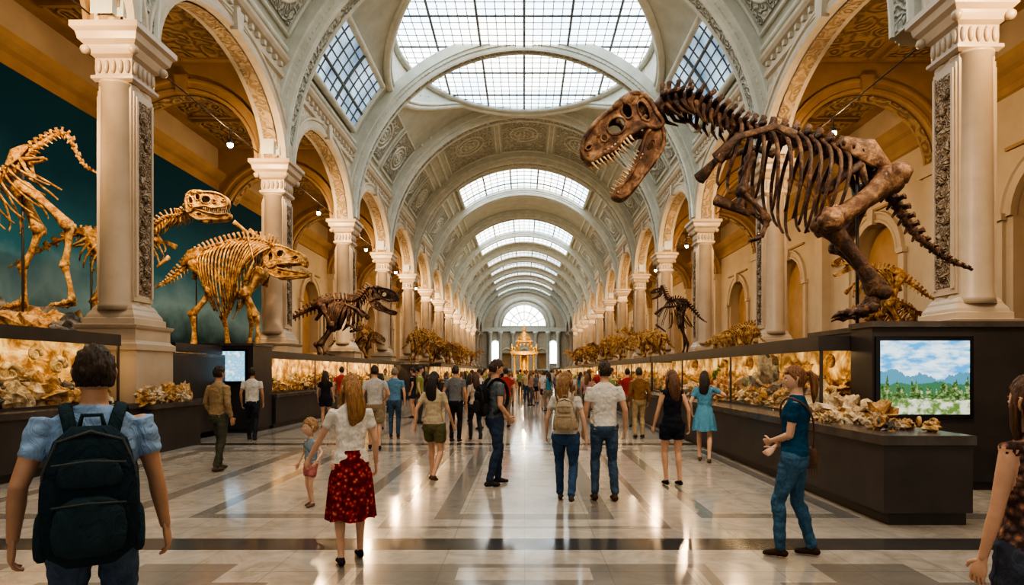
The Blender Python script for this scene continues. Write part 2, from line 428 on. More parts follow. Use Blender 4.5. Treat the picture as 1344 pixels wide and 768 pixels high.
def arch_wall(mb,T,a0,a1,b0,b1,zs,rise,ztop,th,mf=0,ms=1,n=24,ring=True,mr=2):
    c=(a0+a1)/2; w=(a1-a0)/2
    cur=[(c-w*cos(pi*i/n),zs+rise*sin(pi*i/n)) for i in range(n+1)]
    ext=[(b0,zs)]+cur+[(b1,zs)]
    for t in ((0,th)):
        vs=[];fs=[]
        for (a,z) in ext: vs+= [T(a,t,z),T(a,t,ztop)]
        for i in range(len(ext)-1): fs.append((2*i,2*i+1,2*i+3,2*i+2))
        mb.add(vs,fs,mf,False)
    vs=[];fs=[]
    for (a,z) in cur: vs+=[T(a,0,z),T(a,th,z)]
    for i in range(n): fs.append((2*i,2*i+1,2*i+3,2*i+2))
    mb.add(vs,fs,mr,True)
    vs=[];fs=[]
    for (a,z) in cur:
        a2=c+(a-c)*.985; z2=z-.04
        vs+=[T(a2,th*.22,z2),T(a2,th*.78,z2)]
    for i in range(n): fs.append((2*i,2*i+1,2*i+3,2*i+2))
    mb.add(vs,fs,ms,True)
    for (p,q) in ((b0,a0),(a1,b1)): mb.add([T(p,0,zs),T(p,th,zs),T(q,th,zs),T(q,0,zs)],[(0,1,2,3)],mf,False)
    mb.add([T(b0,0,ztop),T(b1,0,ztop),T(b1,th,ztop),T(b0,th,ztop)],[(0,1,2,3)],mf,False)
    if ring:
        pr=[(-.02,0),(-.02,.10),(.08,.12),(.12,.07),(.30,.07),(.34,.13),(.42,.13),(.44,0)]
        rings=[]
        for i in range(n+1):
            ph=pi*i/n
            rings.append([T(c-(w+o)*cos(ph),-h,zs+(rise+o)*sin(ph)) for o,h in pr])
        mb.loft(rings,mr,False,False,False)
        k=.22
        vs=[T(c-k*.7,-.22,zs+rise-.1),T(c+k*.7,-.22,zs+rise-.1),T(c+k,-.22,zs+rise+.5),T(c-k,-.22,zs+rise+.5),
            T(c-k*.7,0,zs+rise-.1),T(c+k*.7,0,zs+rise-.1),T(c+k,0,zs+rise+.5),T(c-k,0,zs+rise+.5)]
        mb.add(vs,[(0,1,2,3),(0,4,5,1),(1,5,6,2),(2,6,7,3),(3,7,4,0)],mr,False)
PZ=2.1
ZS=8.85
for side,sx,YS in (('left',-1,LY),('right',1,RY)):
    mb=MB()
    T=lambda a,t,z,sx=sx:(sx*(8.2+t),a,z)
    for i in range(len(YS)-1):
        arch_wall(mb,T,YS[i]+.42,YS[i+1]-.42,YS[i],YS[i+1],ZS,2.45,12.25,.75,0,1,28,True,2)
    pr=[(0,11.5),(.10,11.55),(.12,11.7),(.05,11.75),(.05,11.95),(.2,12.02),(.28,12.12),(.3,12.22),(.0,12.3)]
    mb.loft([[T(y,-o,z) for o,z in pr] for y in (-6,YEND)],2,False,False,False)
    y=-6
    while y<60:
        mb.box(sx*8.2,sx*8.02,y,y+.14,11.78,11.93,2); y+=.42
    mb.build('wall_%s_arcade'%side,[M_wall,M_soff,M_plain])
    mb=MB()
    for yy in YS[1:]:
        T2=lambda a,t,z,sx=sx,yy=yy:(sx*a,yy-.35+t,z)
        arch_wall(mb,T2,9.15,14.1,8.96,14.5,ZS,2.35,12.2,.7,0,1,20,True,0)
        mb.box(sx*14.1,sx*14.5,yy-.35,yy+.35,0,ZS-.4,2)
        mb.box(sx*14.0,sx*14.5,yy-.45,yy+.45,ZS-.4,ZS,2)
    mb.build('trim_%s_aisle_arches'%side,[M_aisle,M_aorn,M_cream])
    mb=MB(); mb.box(sx*8.95,sx*14.8,-6,YEND,12.2,12.4,0)
    for i in range(len(YS)-1):
        a,b=YS[i]+.8,YS[i+1]-.8
        for (x0,x1) in ((9.6,11.5),(11.9,13.8)):
            mb.box(sx*x0,sx*x1,a,(a+b)/2-.2,12.12,12.2,1); mb.box(sx*x0,sx*x1,(a+b)/2+.2,b,12.12,12.2,1)
            for q0,q1 in ((a,(a+b)/2-.2),((a+b)/2+.2,b)):
                for y in (q0,q1): mb.box(sx*x0,sx*x1,y-.06,y+.06,12.05,12.2,0)
                for x in (x0,x1): mb.box(sx*(x-.06),sx*(x+.06),q0,q1,12.05,12.2,0)
    mb.build('ceiling_%s_aisle'%side,[M_aisle,M_aorn])
    mb=MB()
    T3=lambda a,t,z,sx=sx:(sx*(14.5+t),a,z)
    for i in range(len(YS)-1):
        c=(YS[i]+YS[i+1])/2; w=1.5; z0,zs=PZ,6.3
        arch_wall(mb,T3,c-w,c+w,YS[i],YS[i+1],zs,1.5,12.2,.6,0,0,18,True,0)
        mb.box(sx*14.5,sx*15.1,YS[i],c-w,0,zs,0); mb.box(sx*14.5,sx*15.1,c+w,YS[i+1],0,zs,0)
        mb.box(sx*14.5,sx*15.1,c-w,c+w,0,z0,0)
        mb.box(sx*15.1,sx*15.2,YS[i],YS[i+1],0,12.2,2)
        for d in (-1.9,1.9):
            mb.box(sx*14.38,sx*14.5,c+d-.14,c+d+.14,PZ,6.2,0); mb.box(sx*14.3,sx*14.5,c+d-.2,c+d+.2,6.2,6.4,0)
        mb.box(sx*14.4,sx*14.5,c-1.7,c+1.7,8.25,8.35,1)
    pr=[(0,9.9),(.1,9.95),(.12,10.15),(.05,10.2),(.05,10.55),(.2,10.65),(.35,10.8),(.4,11.0),(0,11.1)]
    mb.loft([[T3(y,-o,z) for o,z in pr] for y in (-6,YEND)],1,False,False,False)
    mb.box(sx*14.5,sx*15.2,-6,YS[0],0,12.2,0)
    mb.build('wall_%s'%side,[M_cream,M_aisle,M_niche])

def column(x,y,z0,full=False):
    mb=MB(); c=(x,y,0)
    pz=z0
    mb.stack(c,[(.68,pz),(.68,pz+.12),(.62,pz+.16),(.60,pz+.2),(.60,pz+.42),(.64,pz+.46),(.66,pz+.52),(.56,pz+.54)],0)
    b=pz+.54
    mb.stack(c,[(.54,b),(.54,b+.12),(.50,b+.14),(.49,b+.2),(.43,b+.3),(.42,b+.34),(.37,b+.42)],0)
    top=7.7
    mb.box(x-.34,x+.34,y-.34,y+.34,b+.3,top,0)
    for dy in (-.18,.18):
        mb.lathe([(.40,b+.3),(.385,b+.42),(.36,b+.5),(.355,b+2),(.335,top-.1),(.37,top-.05),(.37,top)],(x,y+dy,0),28,0)
    for q in (-1,1):
        xx=x+q*.34
        mb.box(xx,xx+q*.045,y-.31,y+.31,b+.5,top-.15,0)
        mb.box(xx+q*.045,xx+q*.06,y-.23,y+.23,b+.65,top-.3,1)
        for d in (-.25,.25): mb.box(xx,xx+q*.085,y+d-.03,y+d+.03,b+.6,top-.25,0)
        zz=b+.9; k=0
        while zz<top-.5 and y<40:
            mb.ball((xx+q*.07,y+.09*sin(k*1.3),zz),(.05,.12,.14),8,6,1,.3,3,k); zz+=.27;k+=1
    mb.stack(c,[(.38,top),(.44,top+.06),(.44,top+.12),(.38,top+.16),(.385,top+.5),(.46,top+.56),(.5,top+.66),(.52,top+.72),(.60,top+.80),(.63,top+.94),(.70,top+1.0),(.70,top+1.12),(.6,top+1.15)],0)
    if y<45:
        for k in range(5):
            o=-.3+.15*k
            for q in (-1,1):
                mb.ball((x+o,y+q*.39,top+.33),(.06,.05,.15),6,6,0); mb.ball((x+q*.39,y+o,top+.33),(.05,.06,.15),6,6,0)
        for qx in (-1,1):
            for qy in (-1,1): mb.ball((x+qx*.5,y+qy*.5,top+.62),(.1,.1,.1),8,6,0)
    if full:
        mb.stack(c,[(.74,0),(.74,.2),(.66,.26),(.64,.3),(.64,pz)],0)
    mb.build('column',[M_col,M_corn])
for i,y in enumerate(LY): column(-8.58,y,PZ,True)
for i,y in enumerate(RY): column(8.58,y,PZ,True)

mb=MB(); mb.box(-13.9,-13.94,4,34.0,PZ,9.85,0); mb.box(-13.95,-14.05,4,34.0,PZ+.01,9.9,1); mb.build('painted_mural',[M_mural,M_dark])

# end wall
mb=MB(); y=YEND
mb.box(-15,15,y,y+.5,0,19,0)
def ringarc(mb,r,rr,z,mat,x=0,yy=None): mb.tube([(x+r*cos(pi*i/32),(yy or y),z+r*sin(pi*i/32)) for i in range(33)],rr,8,mat)
ringarc(mb,5.6,.5,10.2,1); ringarc(mb,4.7,.25,10.2,1)
mb.box(-14.5,14.5,y-.5,y,9.4,10.2,1); mb.box(-14.5,14.5,y-.6,y,1.9,2.2,1)
for x in (-6.6,-4.6,-2.2,2.2,4.6,6.6): mb.lathe([(.5,0),(.5,.4),(.38,.5),(.34,8.7),(.5,9.0),(.5,9.4)],(x,y-.6,0),16,1)
for x in (-3.4,0,3.4):
    mb.box(x-.85,x+.85,y-.1,y,0,5.2,2); ringarc(mb,.95,.15,5.2,1,x,y-.1)
    mb.lathe([(.01,-.05),(.85,-.05),(.85,.05),(.01,.05)],(x,y,5.2),20,2)
mb.build('wall_end',[M_plain,M_rib,M_niche])
wn_i[0]+=1
mb=MB()
n=28; r=4.3
pts=[(r*cos(pi*i/n),y-.08,10.4+r*sin(pi*i/n)) for i in range(n+1)]
mb.add(pts,[tuple(range(len(pts)))],0,False); mb.tube(pts+[pts[0]],.2,6,1)
for i in range(1,8):
    a=pi*i/8; mb.tube([(1.3*cos(a),y-.12,10.4+1.3*sin(a)),(r*cos(a),y-.12,10.4+r*sin(a))],.09,4,1)
for q in (1.3,2.8): ringarc(mb,q,.09,10.4,1,0,y-.12)
mb.build('window_%d'%wn_i[0],[M_skyf,M_rib])
for x in (-5.6,5.6):
    wn_i[0]+=1; mb=MB(); pts=[(x+.8*cos(pi*i/12),y-.08,7+.8*sin(pi*i/12)) for i in range(13)]+[(x-.8,y-.08,3.2),(x+.8,y-.08,3.2)]
    mb.add(pts,[tuple(range(len(pts)))],0,False); mb.tube(pts+[pts[0]],.14,6,1); mb.build('window_%d'%wn_i[0],[M_skyf,M_rib])

# ------------------------------------------------------------------ casework
def ammonite(mb,c,r,mat=1,tilt=0):
    pts=[];rad=[]
    for i in range(70):
        a=i*.28; q=r*math.exp(-.13*a)
        pts.append((c[0]+q*cos(a)*sin(tilt),c[1]+q*cos(a)*cos(tilt),c[2]+q*sin(a))); rad.append(q*.36*(1+.16*(i%2)))
    mb.tube(pts,rad,8,mat)
def rocks(mb,x0,x1,y0,y1,z,dens,smin,smax,seed,hi=14,layer=0):
    rr=random.Random(seed); n=int((y1-y0)*dens)
    for k in range(n):
        x=rr.uniform(x0,x1); yy=rr.uniform(y0,y1); s=rr.uniform(smin,smax)*(1.5 if rr.random()<.12 else 1)
        s=min(s,(abs(x1-x0))*.62)
        x=min(max(x,min(x0,x1)+s*.5),max(x0,x1)-s*.5)
        mat=rr.choices((0,1,2,3),(7,4,1.0,.3))[0]
        up=0
        if layer:
            fr=abs(x-x0)/abs(x1-x0); up=rr.random()*fr*layer
        kind=rr.random()
        if hi>=14 and kind<.14:
            ammonite(mb,(x,yy,z+s*.5+up*.6),s*.5,rr.choice((0,1)),rr.uniform(-.6,.6))
        elif hi>=14 and kind<.24:
            a=rr.uniform(-.5,.5); b0=Vector((x,yy-s*.7,z+s*.3+up)); b1=Vector((x+s*.2*a,yy+s*.7,z+s*(.5+a*.5)+up)); d=b1-b0
            mb.tube([b0,b0+d*.12,b0+d*.3,b0+d*.7,b0+d*.88,b1],[s*.14,s*.16,s*.08,s*.08,s*.16,s*.13],8,1)
        else:
            mb.ball((x,yy,z+s*.3+up),(s*rr.uniform(.45,.8),s*rr.uniform(.6,1.4),s*rr.uniform(.5,1.0)),hi,hi*2//3,mat,.95,rr.uniform(1.6,3.4),k+seed,False,2)
ci=[0]
def case(sx,xf,xb,y0,y1,zc=1.0,zt=2.15,mod=3.9,hi=12,dens=5,xc=None,smin=.12,smax=.34,layer=.55):
    xc=xc or xf-.1
    mb=MB()
    mb.box(sx*(xc+.12),sx*xb,y0+.02,y1,0,.14,0)
    mb.box(sx*(xc+.03),sx*xb,y0+.0,y1,.14,zc-.10,0)
    mb.box(sx*xc,sx*xb,y0,y1,zc-.10,zc,1)
    mb.build('display_counter',[M_dark,M_darktop])
    mb=MB()
    mb.box(sx*(xf-.03),sx*(xb),y0,y1,zt-.05,zt+.08,0)
    mb.box(sx*(xf-.03),sx*(xf+.01),y0,y1,zt-.14,zt-.05,0)
    mb.box(sx*xf,sx*xb,y0-.005,y0+.02,zt-.14,zt-.05,0)
    mb.box(sx*(xf-.0),sx*(xf+.03),y0,y1,zc,zc+.05,0)
    mb.box(sx*(xb-.05),sx*(xb-.0),y0,y1,zc,zt-.05,1)
    n=max(1,round((y1-y0)/mod))
    for k in range(n+1):
        y=y0+(y1-y0)*k/n; w=.02
        y=min(max(y,y0+w),y1-w)
        mb.box(sx*xf,sx*(xf+.035),y-w,y+w,zc,zt-.05,0)
    mb.add([(sx*(xf+.015),y0,zc),(sx*(xf+.015),y1,zc),(sx*(xf+.015),y1,zt),(sx*(xf+.015),y0,zt)],[(0,1,2,3)],2,False)
    mb.add([(sx*xf,y0+.01,zc),(sx*xb,y0+.01,zc),(sx*xb,y0+.01,zt),(sx*xf,y0+.01,zt)],[(0,1,2,3)],2,False)
    mb.box(sx*(xf+.04),sx*(xf+.13),y0+.05,y1-.05,zt-.068,zt-.055,3)
    mb.build('display_case',[M_dark,M_back,M_glass,M_strip])
    mb=MB(); ci[0]+=1
    rocks(mb,sx*(xf+.08),sx*(xb-.08),y0+.2,y1-.2,zc,dens,smin,smax,ci[0],hi,layer)
    mb.build('fossil_rock_collection',[M_rockg,M_rockw,M_rockd,M_moss])
# right
case(1,4.4,5.15,8.82,20.5,.97,2.1,3.9,16,22,3.8,.09,.30)
case(1,4.4,5.15,20.6,44,.97,2.1,3.9,10,11,3.9)
case(1,4.4,5.15,44.1,100,.97,2.1,5.5,6,4,3.9)
mb=MB(); mb.box(3.92,4.76,6.4,8.8,0,.14,0); mb.box(3.83,4.78,6.33,8.8,.14,.87,0); mb.box(3.8,4.8,6.3,8.81,.87,.97,1); mb.build('display_counter',[M_dark,M_darktop])
# left
case(-1,8.0,8.75,1.5,11.75,1.03,2.3,3.6,16,22,7.55,.09,.30)
case(-1,7.42,7.93,17.3,36.5,.99,2.18,3.9,12,13,7.2)
case(-1,5.2,5.9,37,100,.97,2.1,5.5,6,5,4.9)
case(-1,8.1,8.55,13.75,15.9,1.0,2.25,2.2,12,14,7.9)
mb=MB(); mb.box(-7.9,-7.4,11.8,13.6,0,.9,0); mb.box(-7.95,-7.35,11.78,13.65,.9,1.0,1); mb.build('display_counter',[M_dark,M_darktop])
mb=MB(); rocks(mb,-7.85,-7.45,11.9,13.5,1.0,20,.10,.24,77,16,.2); mb.build('fossil_rock_collection',[M_rockg,M_rockw,M_rockd,M_moss])
mb=MB(); rocks(mb,3.98,4.72,6.7,8.7,.97,34,.04,.15,78,16,.06)
mb.ball((4.45,8.2,1.06),(.28,.45,.22),28,18,1,.9,2.2,5,False,2)
mb.build('fossil_rock_collection',[M_rockg,M_rockw,M_rockd,M_moss])
mb=MB()
mb.ball((4.78,11.6,1.2),(.22,1.0,.5),32,22,0,.9,2.0,9,False,2)
mb.ball((4.78,10.3,1.15),(.22,.5,.35),28,18,0,.9,2.4,19,False,2)
mb.build('large_grey_fossil_boulder',[M_rockd])
mb=MB()
for (y,z,r) in ((8.9,1.72,.22),(9.7,1.6,.2),(10.7,1.75,.17),(8.3,1.9,.15),(7.4,1.7,.25),(10.2,1.95,.13)): ammonite(mb,(-8.4,y,z),r,1)
for (y,z,r) in ((9.5,1.8,.12),(12.9,1.8,.15),(14.5,1.75,.18),(17,1.8,.18)): ammonite(mb,(4.9,y,z),r,0)
mb.build('ammonite_collection',[M_rockg,M_rockw])
def plat(n,x0,x1,y0,y1,h=PZ):
    mb=MB(); mb.box(x0,x1,y0,y1,0,h-.08,0); mb.box(x0-.0,x1+.0,y0,y1,h-.08,h,1); mb.build(n,[M_dark,M_darktop])
plat('exhibit_platform',-13.88,-9.3,1.5,36.6); 
for i in range(0,5):
    plat('exhibit_platform',-9.3,-8.02 if i>1 else -8.8,LY[i]+.76,LY[i+1]-.76)
plat('exhibit_platform',-13.88,-9.3,36.7,YEND-1)
for i in range(5,15): plat('exhibit_platform',-9.3,-5.95,LY[i]+.76,LY[i+1]-.76)
for i in range(5,15): plat('exhibit_platform',-7.82,-5.95,LY[i]-.74,LY[i]+.74)
plat('exhibit_platform',9.35,13.98,11.0,YEND-1); plat('exhibit_platform',5.2,7.82,11.0,100)
for i in range(2,15): plat('exhibit_platform',7.82,9.35,RY[i]+.76,RY[i+1]-.76)
mb=MB(); mb.box(4.83,10.5,8.25,8.79,.12,2.27,0); mb.box(5.2,10.5,8.79,10.84,.12,2.27,0); mb.box(4.9,10.4,8.3,8.79,0,.12,0); mb.box(5.28,10.4,8.79,10.8,0,.12,0)
mb.box(4.8,10.55,8.2,8.8,2.27,2.35,1); mb.box(5.17,10.55,8.8,10.84,2.27,2.35,1)
mb.build('kiosk_plinth',[M_dark,M_darktop])
M_bez=simple('black_bezel',(.01,.01,.012),(.008,.008,.01),3,.2)
def screen(name,x0,x1,z0,z1,y,mat):
    mb=MB(); mb.box(x0-.06,x1+.06,y-.04,y-.005,z0-.06,z1+.06,0)
    e=bpy.data.objects.new(name,None); bpy.context.scene.collection.objects.link(e)
    o1=mb.build('bezel',[M_bez]); o1.parent=e
    m2=MB(); m2.box(x0,x1,y-.05,y-.041,z0,z1,0); o2=m2.build('display_panel',[mat]); o2.parent=e
screen('video_screen',4.92,6.15,1.06,2.08,8.25,screen_mat('landscape_video','land'))
mb=MB(); mb.box(-8.75,-7.3,16,17.2,0.1,2.35,0); mb.box(-8.7,-7.35,16.05,17.15,0,.1,0); mb.box(-8.78,-7.27,15.97,17.2,2.35,2.42,1); mb.build('kiosk_plinth',[M_dark,M_darktop])
screen('video_screen',-8.15,-7.5,1.4,2.2,15.99,screen_mat('fossil_video','b'))
mb=MB()
for k in range(14): mb.box(6.5+k*.17,6.53+k*.17,7.8,7.83,.05,1.0,0)
mb.box(6.45,8.8,7.79,7.84,1.0,1.05,0); mb.box(6.45,8.8,7.79,7.84,.05,.1,0); mb.box(6.45,6.5,7.78,7.85,0,1.08,0); mb.box(8.75,8.8,7.78,7.85,0,1.08,0)
mb.build('metal_railing',[M_dark])

def lamp(x,y,z,power):
    mb=MB(); mb.tube([(x,y,z+.42),(x,y,z+.1)],.015,6,0); mb.lathe([(.03,.12),(.09,.06),(.10,-.01),(.08,-.01)],(x,y,z),12,0); mb.ball((x,y,z-.05),(.085,.085,.085),10,8,1)
    mb.build('pendant_spotlight',[M_dark,M_bulb])
    l=bpy.data.lights.new('spotlight_bulb','POINT'); l.energy=power; l.color=(1,.66,.35); l.shadow_soft_size=.12
    o=bpy.data.objects.new('spotlight_bulb',l); o.location=(x,y,z-.25); bpy.context.scene.collection.objects.link(o)
mb=MB()
for sx in (-1,1): mb.tube([(sx*9.05,-6,9.1),(sx*9.05,YEND-.5,9.1)],.018,6,0)
mb.build('lighting_cable',[M_dark])
for i in range(0,13):
    for sx in (-1,1):
        y=(18.3 if sx<0 else 17.4)+SP*(i-2)
        lamp(sx*9.05,y,8.68,380)
def point(x,y,z,p,c=(1,.7,.4),r=.15):
    l=bpy.data.lights.new('exhibit_light','POINT'); l.energy=p; l.color=c; l.shadow_soft_size=r
    o=bpy.data.objects.new('exhibit_light',l); o.location=(x,y,z); bpy.context.scene.collection.objects.link(o)
def spot(x,y,z,tx,ty,tz,p,c=(1,.72,.42),ang=60):
    l=bpy.data.lights.new('exhibit_spotlight','SPOT'); l.energy=p; l.color=c; l.shadow_soft_size=.12; l.spot_size=math.radians(ang); l.spot_blend=.6
    o=bpy.data.objects.new('exhibit_spotlight',l); o.location=(x,y,z)
    o.rotation_euler=(Vector((tx,ty,tz))-Vector((x,y,z))).to_track_quat('-Z','Y').to_euler(); bpy.context.scene.collection.objects.link(o)
spot(-8.8,9.5,8.4,-11.5,14,4.5,1800); spot(-7.6,14.5,8.5,-9.6,18.8,3.8,1500); spot(-7.2,22,8,-8.5,25.5,3.6,2000)
spot(3.5,4,8.5,4.5,9.8,4.8,1700,(1,.76,.52),70); spot(8.3,8,8.2,5.5,9.8,4,900,(1,.72,.45),70)
spot(0,3,9.5,0,6.5,0,900,(1,.74,.46),95)

# ------------------------------------------------------------------ golden shrine
M_gold=simple('gilded_bronze',(.95,.62,.22),(.55,.30,.08),3,.35,.5,.03,metal=.6)
mb=MB(); Y=74
mb.stack((0,Y,0),[(2.0,0),(2.0,.5),(1.8,.55),(1.8,1.0),(1.6,1.05),(1.6,1.3)],0)
for qx in (-1.2,-.45,.45,1.2):
    for qy in (-1.2,1.2): mb.lathe([(.2,1.3),(.14,1.5),(.12,3.5),(.2,3.75)],(qx,Y+qy,0),10,0)
mb.stack((0,Y,0),[(1.6,3.75),(1.7,3.9),(1.7,4.1),(1.35,4.2)],0)
mb.lathe([(.55,1.3),(.5,1.8),(.65,2.4),(.3,2.9),(.35,3.2),(.05,3.5)],(0,Y,0),14,0)
for q in (-.75,.75):
    for qy in (-.75,.75): mb.lathe([(.14,4.2),(.12,5.2),(.18,5.3)],(q,Y+qy,0),8,0)
mb.stack((0,Y,0),[(1.05,5.3),(1.1,5.45),(.8,5.55)],0)
mb.lathe([(.8,5.5),(.75,5.9),(.5,6.35),(.2,6.6),(.15,6.8),(.28,6.95),(.12,7.15),(.03,7.7)],(0,Y,0),14,0)
for qx in (-1.5,1.5):
    for qy in (-1.5,1.5): mb.lathe([(.16,4.1),(.08,4.4),(.18,4.6),(.02,5.1)],(qx,Y+qy,0),8,0)
for i in range(9):
    a=pi*i/8; mb.ball((-1.25*cos(a),Y-1.5,4.2+.8*sin(a)),.16,8,6,0)
mb.build('gilded_shrine',[M_gold])
point(0,Y-4,5,400,(1,.75,.4)); point(0,Y-3,1.5,150,(1,.75,.4))

# ------------------------------------------------------------------ skeletons
def cat(P,n):
    P=[Vector(p) for p in P]; Q=[P[0]*2-P[1]]+P+[P[-1]*2-P[-2]]; out=[]
    L=len(P)-1
    for i in range(n):
        t=i/(n-1)*L; k=min(int(t),L-1); u=t-k
        a,b,c,d=Q[k],Q[k+1],Q[k+2],Q[k+3]
        out.append(.5*((2*b)+(c-a)*u+(2*a-5*b+4*c-d)*u*u+(3*b-a-3*c+d)*u**3))
    return out
def bone(mb,p,q,r,mat=0,n=8,k=1.7):
    p,q=Vector(p),Vector(q); d=q-p
    ts=[0,.07,.16,.3,.5,.7,.85,.94,1]; rs=[k*.85,k,k*.8,1.05,.9,1.0,k*.75,k*.95,k*.8]
    side=d.cross(Vector((0,1,0)))
    bow=side.normalized()*d.length*.035 if side.length>0 else Vector()
    mb.tube([p+d*t+bow*sin(pi*t) for t in ts],[r*x for x in rs],n,mat)
    if r>.05:
        w=Vector((0,1,0))
        for e in (p,q):
            for s in (-1,1): mb.ball(e+w*s*r*k*.5,(r*k*.7,)*3,10,8,mat,.3,3,int(r*999))
def plate(mb,loops,yf,th,mat=0):
    T=tessellate_polygon([[Vector((a,b,0)) for a,b in l] for l in loops])
    flat=[p for l in loops for p in l]; n=len(flat)
    vs=[];
    for o in (0,1):
        for a,b in flat: vs.append((a,yf(a,b)-o*th*(1 if yf(a,b)>0 else -1),b))
    fs=[tuple(t) for t in T]+[tuple(i+n for i in t[::-1]) for t in T]
    k=0
    for l in loops:
        m=len(l)
        for i in range(m):
            j=(i+1)%m; fs.append((k+i,k+j,k+j+n,k+i+n))
        k+=m
    return vs,fs
def ell(cx,cz,rx,rz,n=12,rot=0):
    return [(cx+rx*cos(2*pi*i/n)*cos(rot)-rz*sin(2*pi*i/n)*sin(rot),cz+rx*cos(2*pi*i/n)*sin(rot)+rz*sin(2*pi*i/n)*cos(rot)) for i in range(n)]
def smoothloop(l,n=3):
    out=[];m=len(l)
    for i in range(m):
        a,b,c,d=l[i-1],l[i],l[(i+1)%m],l[(i+2)%m]
        for k in range(n):
            u=k/n
            out.append(tuple(.5*(2*b[q]+(c[q]-a[q])*u+(2*a[q]-5*b[q]+4*c[q]-d[q])*u*u+(3*b[q]-a[q]-3*c[q]+d[q])*u**3) for q in (0,1)))
    return out
def skull(mb,pos,ang,size,jaw,flip,mat,kind='rex',tmat=1):
    st=len(mb.v)
    if kind=='rex':
        up=smoothloop([(0,.22),(.03,.36),(.12,.44),(.26,.45),(.4,.42),(.6,.41),(.8,.36),(.94,.27),(1.0,.15),(.97,.05),(.84,.03),(.66,.0),(.48,.05),(.34,.03),(.22,.01),(.14,-.08),(.04,-.09),(.03,.06)])
        hs=[ell(.29,.29,.065,.10,12,.3),ell(.49,.22,.12,.105,14,-.2),ell(.135,.17,.06,.14,12,.2),ell(.90,.2,.045,.035,8),ell(.69,.18,.045,.05,8)]
        low=smoothloop([(0,.0),(.06,.06),(.2,.08),(.4,.03),(.7,.0),(.92,.05),(.97,.02),(.93,-.07),(.75,-.12),(.5,-.14),(.25,-.17),(.08,-.1)])
        lh=[ell(.26,-.03,.07,.035,8)]
        W=.19
    else:
        up=smoothloop([(0,.1),(.02,.42),(.2,.5),(.45,.46),(.7,.32),(.92,.2),(1.0,.02),(.95,-.1),(.85,-.02),(.6,.0),(.35,.0),(.12,-.08)])
        hs=[ell(.40,.27,.10,.10,12),ell(.76,.13,.08,.055,10),ell(.16,.2,.065,.13,10)]
        low=smoothloop([(0,.02),(.1,.12),(.25,.03),(.6,.0),(.9,-.02),(.92,-.08),(.6,-.14),(.25,-.2),(.05,-.12)]); lh=[ell(.3,-.07,.06,.03,8)]
        W=.24
    def wf(s,jawp=False):
        def f(a,b):
            w=W*(1-.62*max(0,min(1,a))**1.3)*(1-.45*max(0,min(1,(b)/.48)))
            return s*(w*(.92 if jawp else 1))
        return f
    for s in (-1,1):
        vs,fs=plate(mb,[up]+hs,wf(s),.045); mb.add(vs,fs,mat,False)
        for h in hs: mb.tube([(a,wf(s)(a,b),b) for a,b in h+[h[0]]],.018,5,mat)
        mb.tube([(a,wf(s)(a,b),b) for a,b in up+[up[0]]],.028,6,mat)
        rr=random.Random(3)
        for k in range(26):
            a=rr.uniform(.05,.95); b=rr.uniform(.02,.4)
            if b>.42-.15*a: continue
            if any((a-h[0][0]+.06)**2+(b-h[3][1]+.08)**2<.014 for h in hs): continue
            mb.ball((a,wf(s)(a,b),b),(rr.uniform(.02,.05),.02,rr.uniform(.015,.035)),8,6,mat,.5,3,k)
        if kind=='rex':
            mb.ball((.34,wf(s)(.34,.42),.42),(.08,.05,.045),8,6,mat,.4); mb.ball((.2,wf(s)(.2,.42),.4),(.09,.055,.055),8,6,mat,.4)
        for k in range(12):
            a=.44+.53*k/11; z=.03 if a>.8 else .02
            L=(.13 if k%2 else .09)*(1 if kind=='rex' else .35)*(1.2-abs(a-.72))
            y=wf(s)(a,.0)*.96
            mb.tube([(a,y,z+.02),(a-.006,y,z-L*.5),(a-.02,y,z-L)],[.018,.014,.002],5,tmat)
        ja=-jaw; ca,sa=cos(ja),sin(ja)
        def J(a,b): 
            return (.07+a*ca-b*sa, -.08+a*sa+b*ca)
        vs,fs=plate(mb,[low]+lh,wf(s,True),.04)
        vs=[(J(v[0],v[2])[0],v[1],J(v[0],v[2])[1]) for v in vs]; mb.add(vs,fs,mat,False)
        mb.tube([(J(a,b)[0],wf(s,True)(a,b),J(a,b)[1]) for a,b in low+[low[0]]],.025,6,mat)
        for k in range(12):
            a=.4+.52*k/11; b=.02 if a<.8 else .04; L=.085*(1 if kind=='rex' else .4)
            y=wf(s,True)(a,0)*.96; p=J(a,b-.02); q=J(a-.005,b+L)
            mb.tube([(p[0],y,p[1]),(q[0],y,q[1])],[.016,.003],5,tmat)
    top=[p for p in up if p[1]>.12*1 and (p[1]>.30 or p[0]>.8)]
    top=sorted(top,key=lambda p:p[0])
    for i in range(len(top)-1):
        (a,b),(c,d)=top[i],top[i+1]
        mb.add([(a,wf(1)(a,b),b),(c,wf(1)(c,d),d),(c,wf(-1)(c,d),d),(a,wf(-1)(a,b),b)],[(0,1,2,3)],mat,True)
    mb.ball((.08,0,.2),(.09,.1,.15),10,8,mat,.4); mb.tube([(.1,0,.12),(.5,0,.10),(.9,0,.12)],[.05,.03,.02],6,mat)
    chin=J(.93,-.02); mb.ball((chin[0],0,chin[1]),(.05,.07,.045),8,6,mat)
    M=Matrix.Translation(Vector(pos))@(Matrix.Scale(-1,4,(1,0,0)) if flip else Matrix.Identity(4))@Matrix.Rotation(-ang,4,'Y')@Matrix.Scale(size,4)
    mb.xf(M,st)
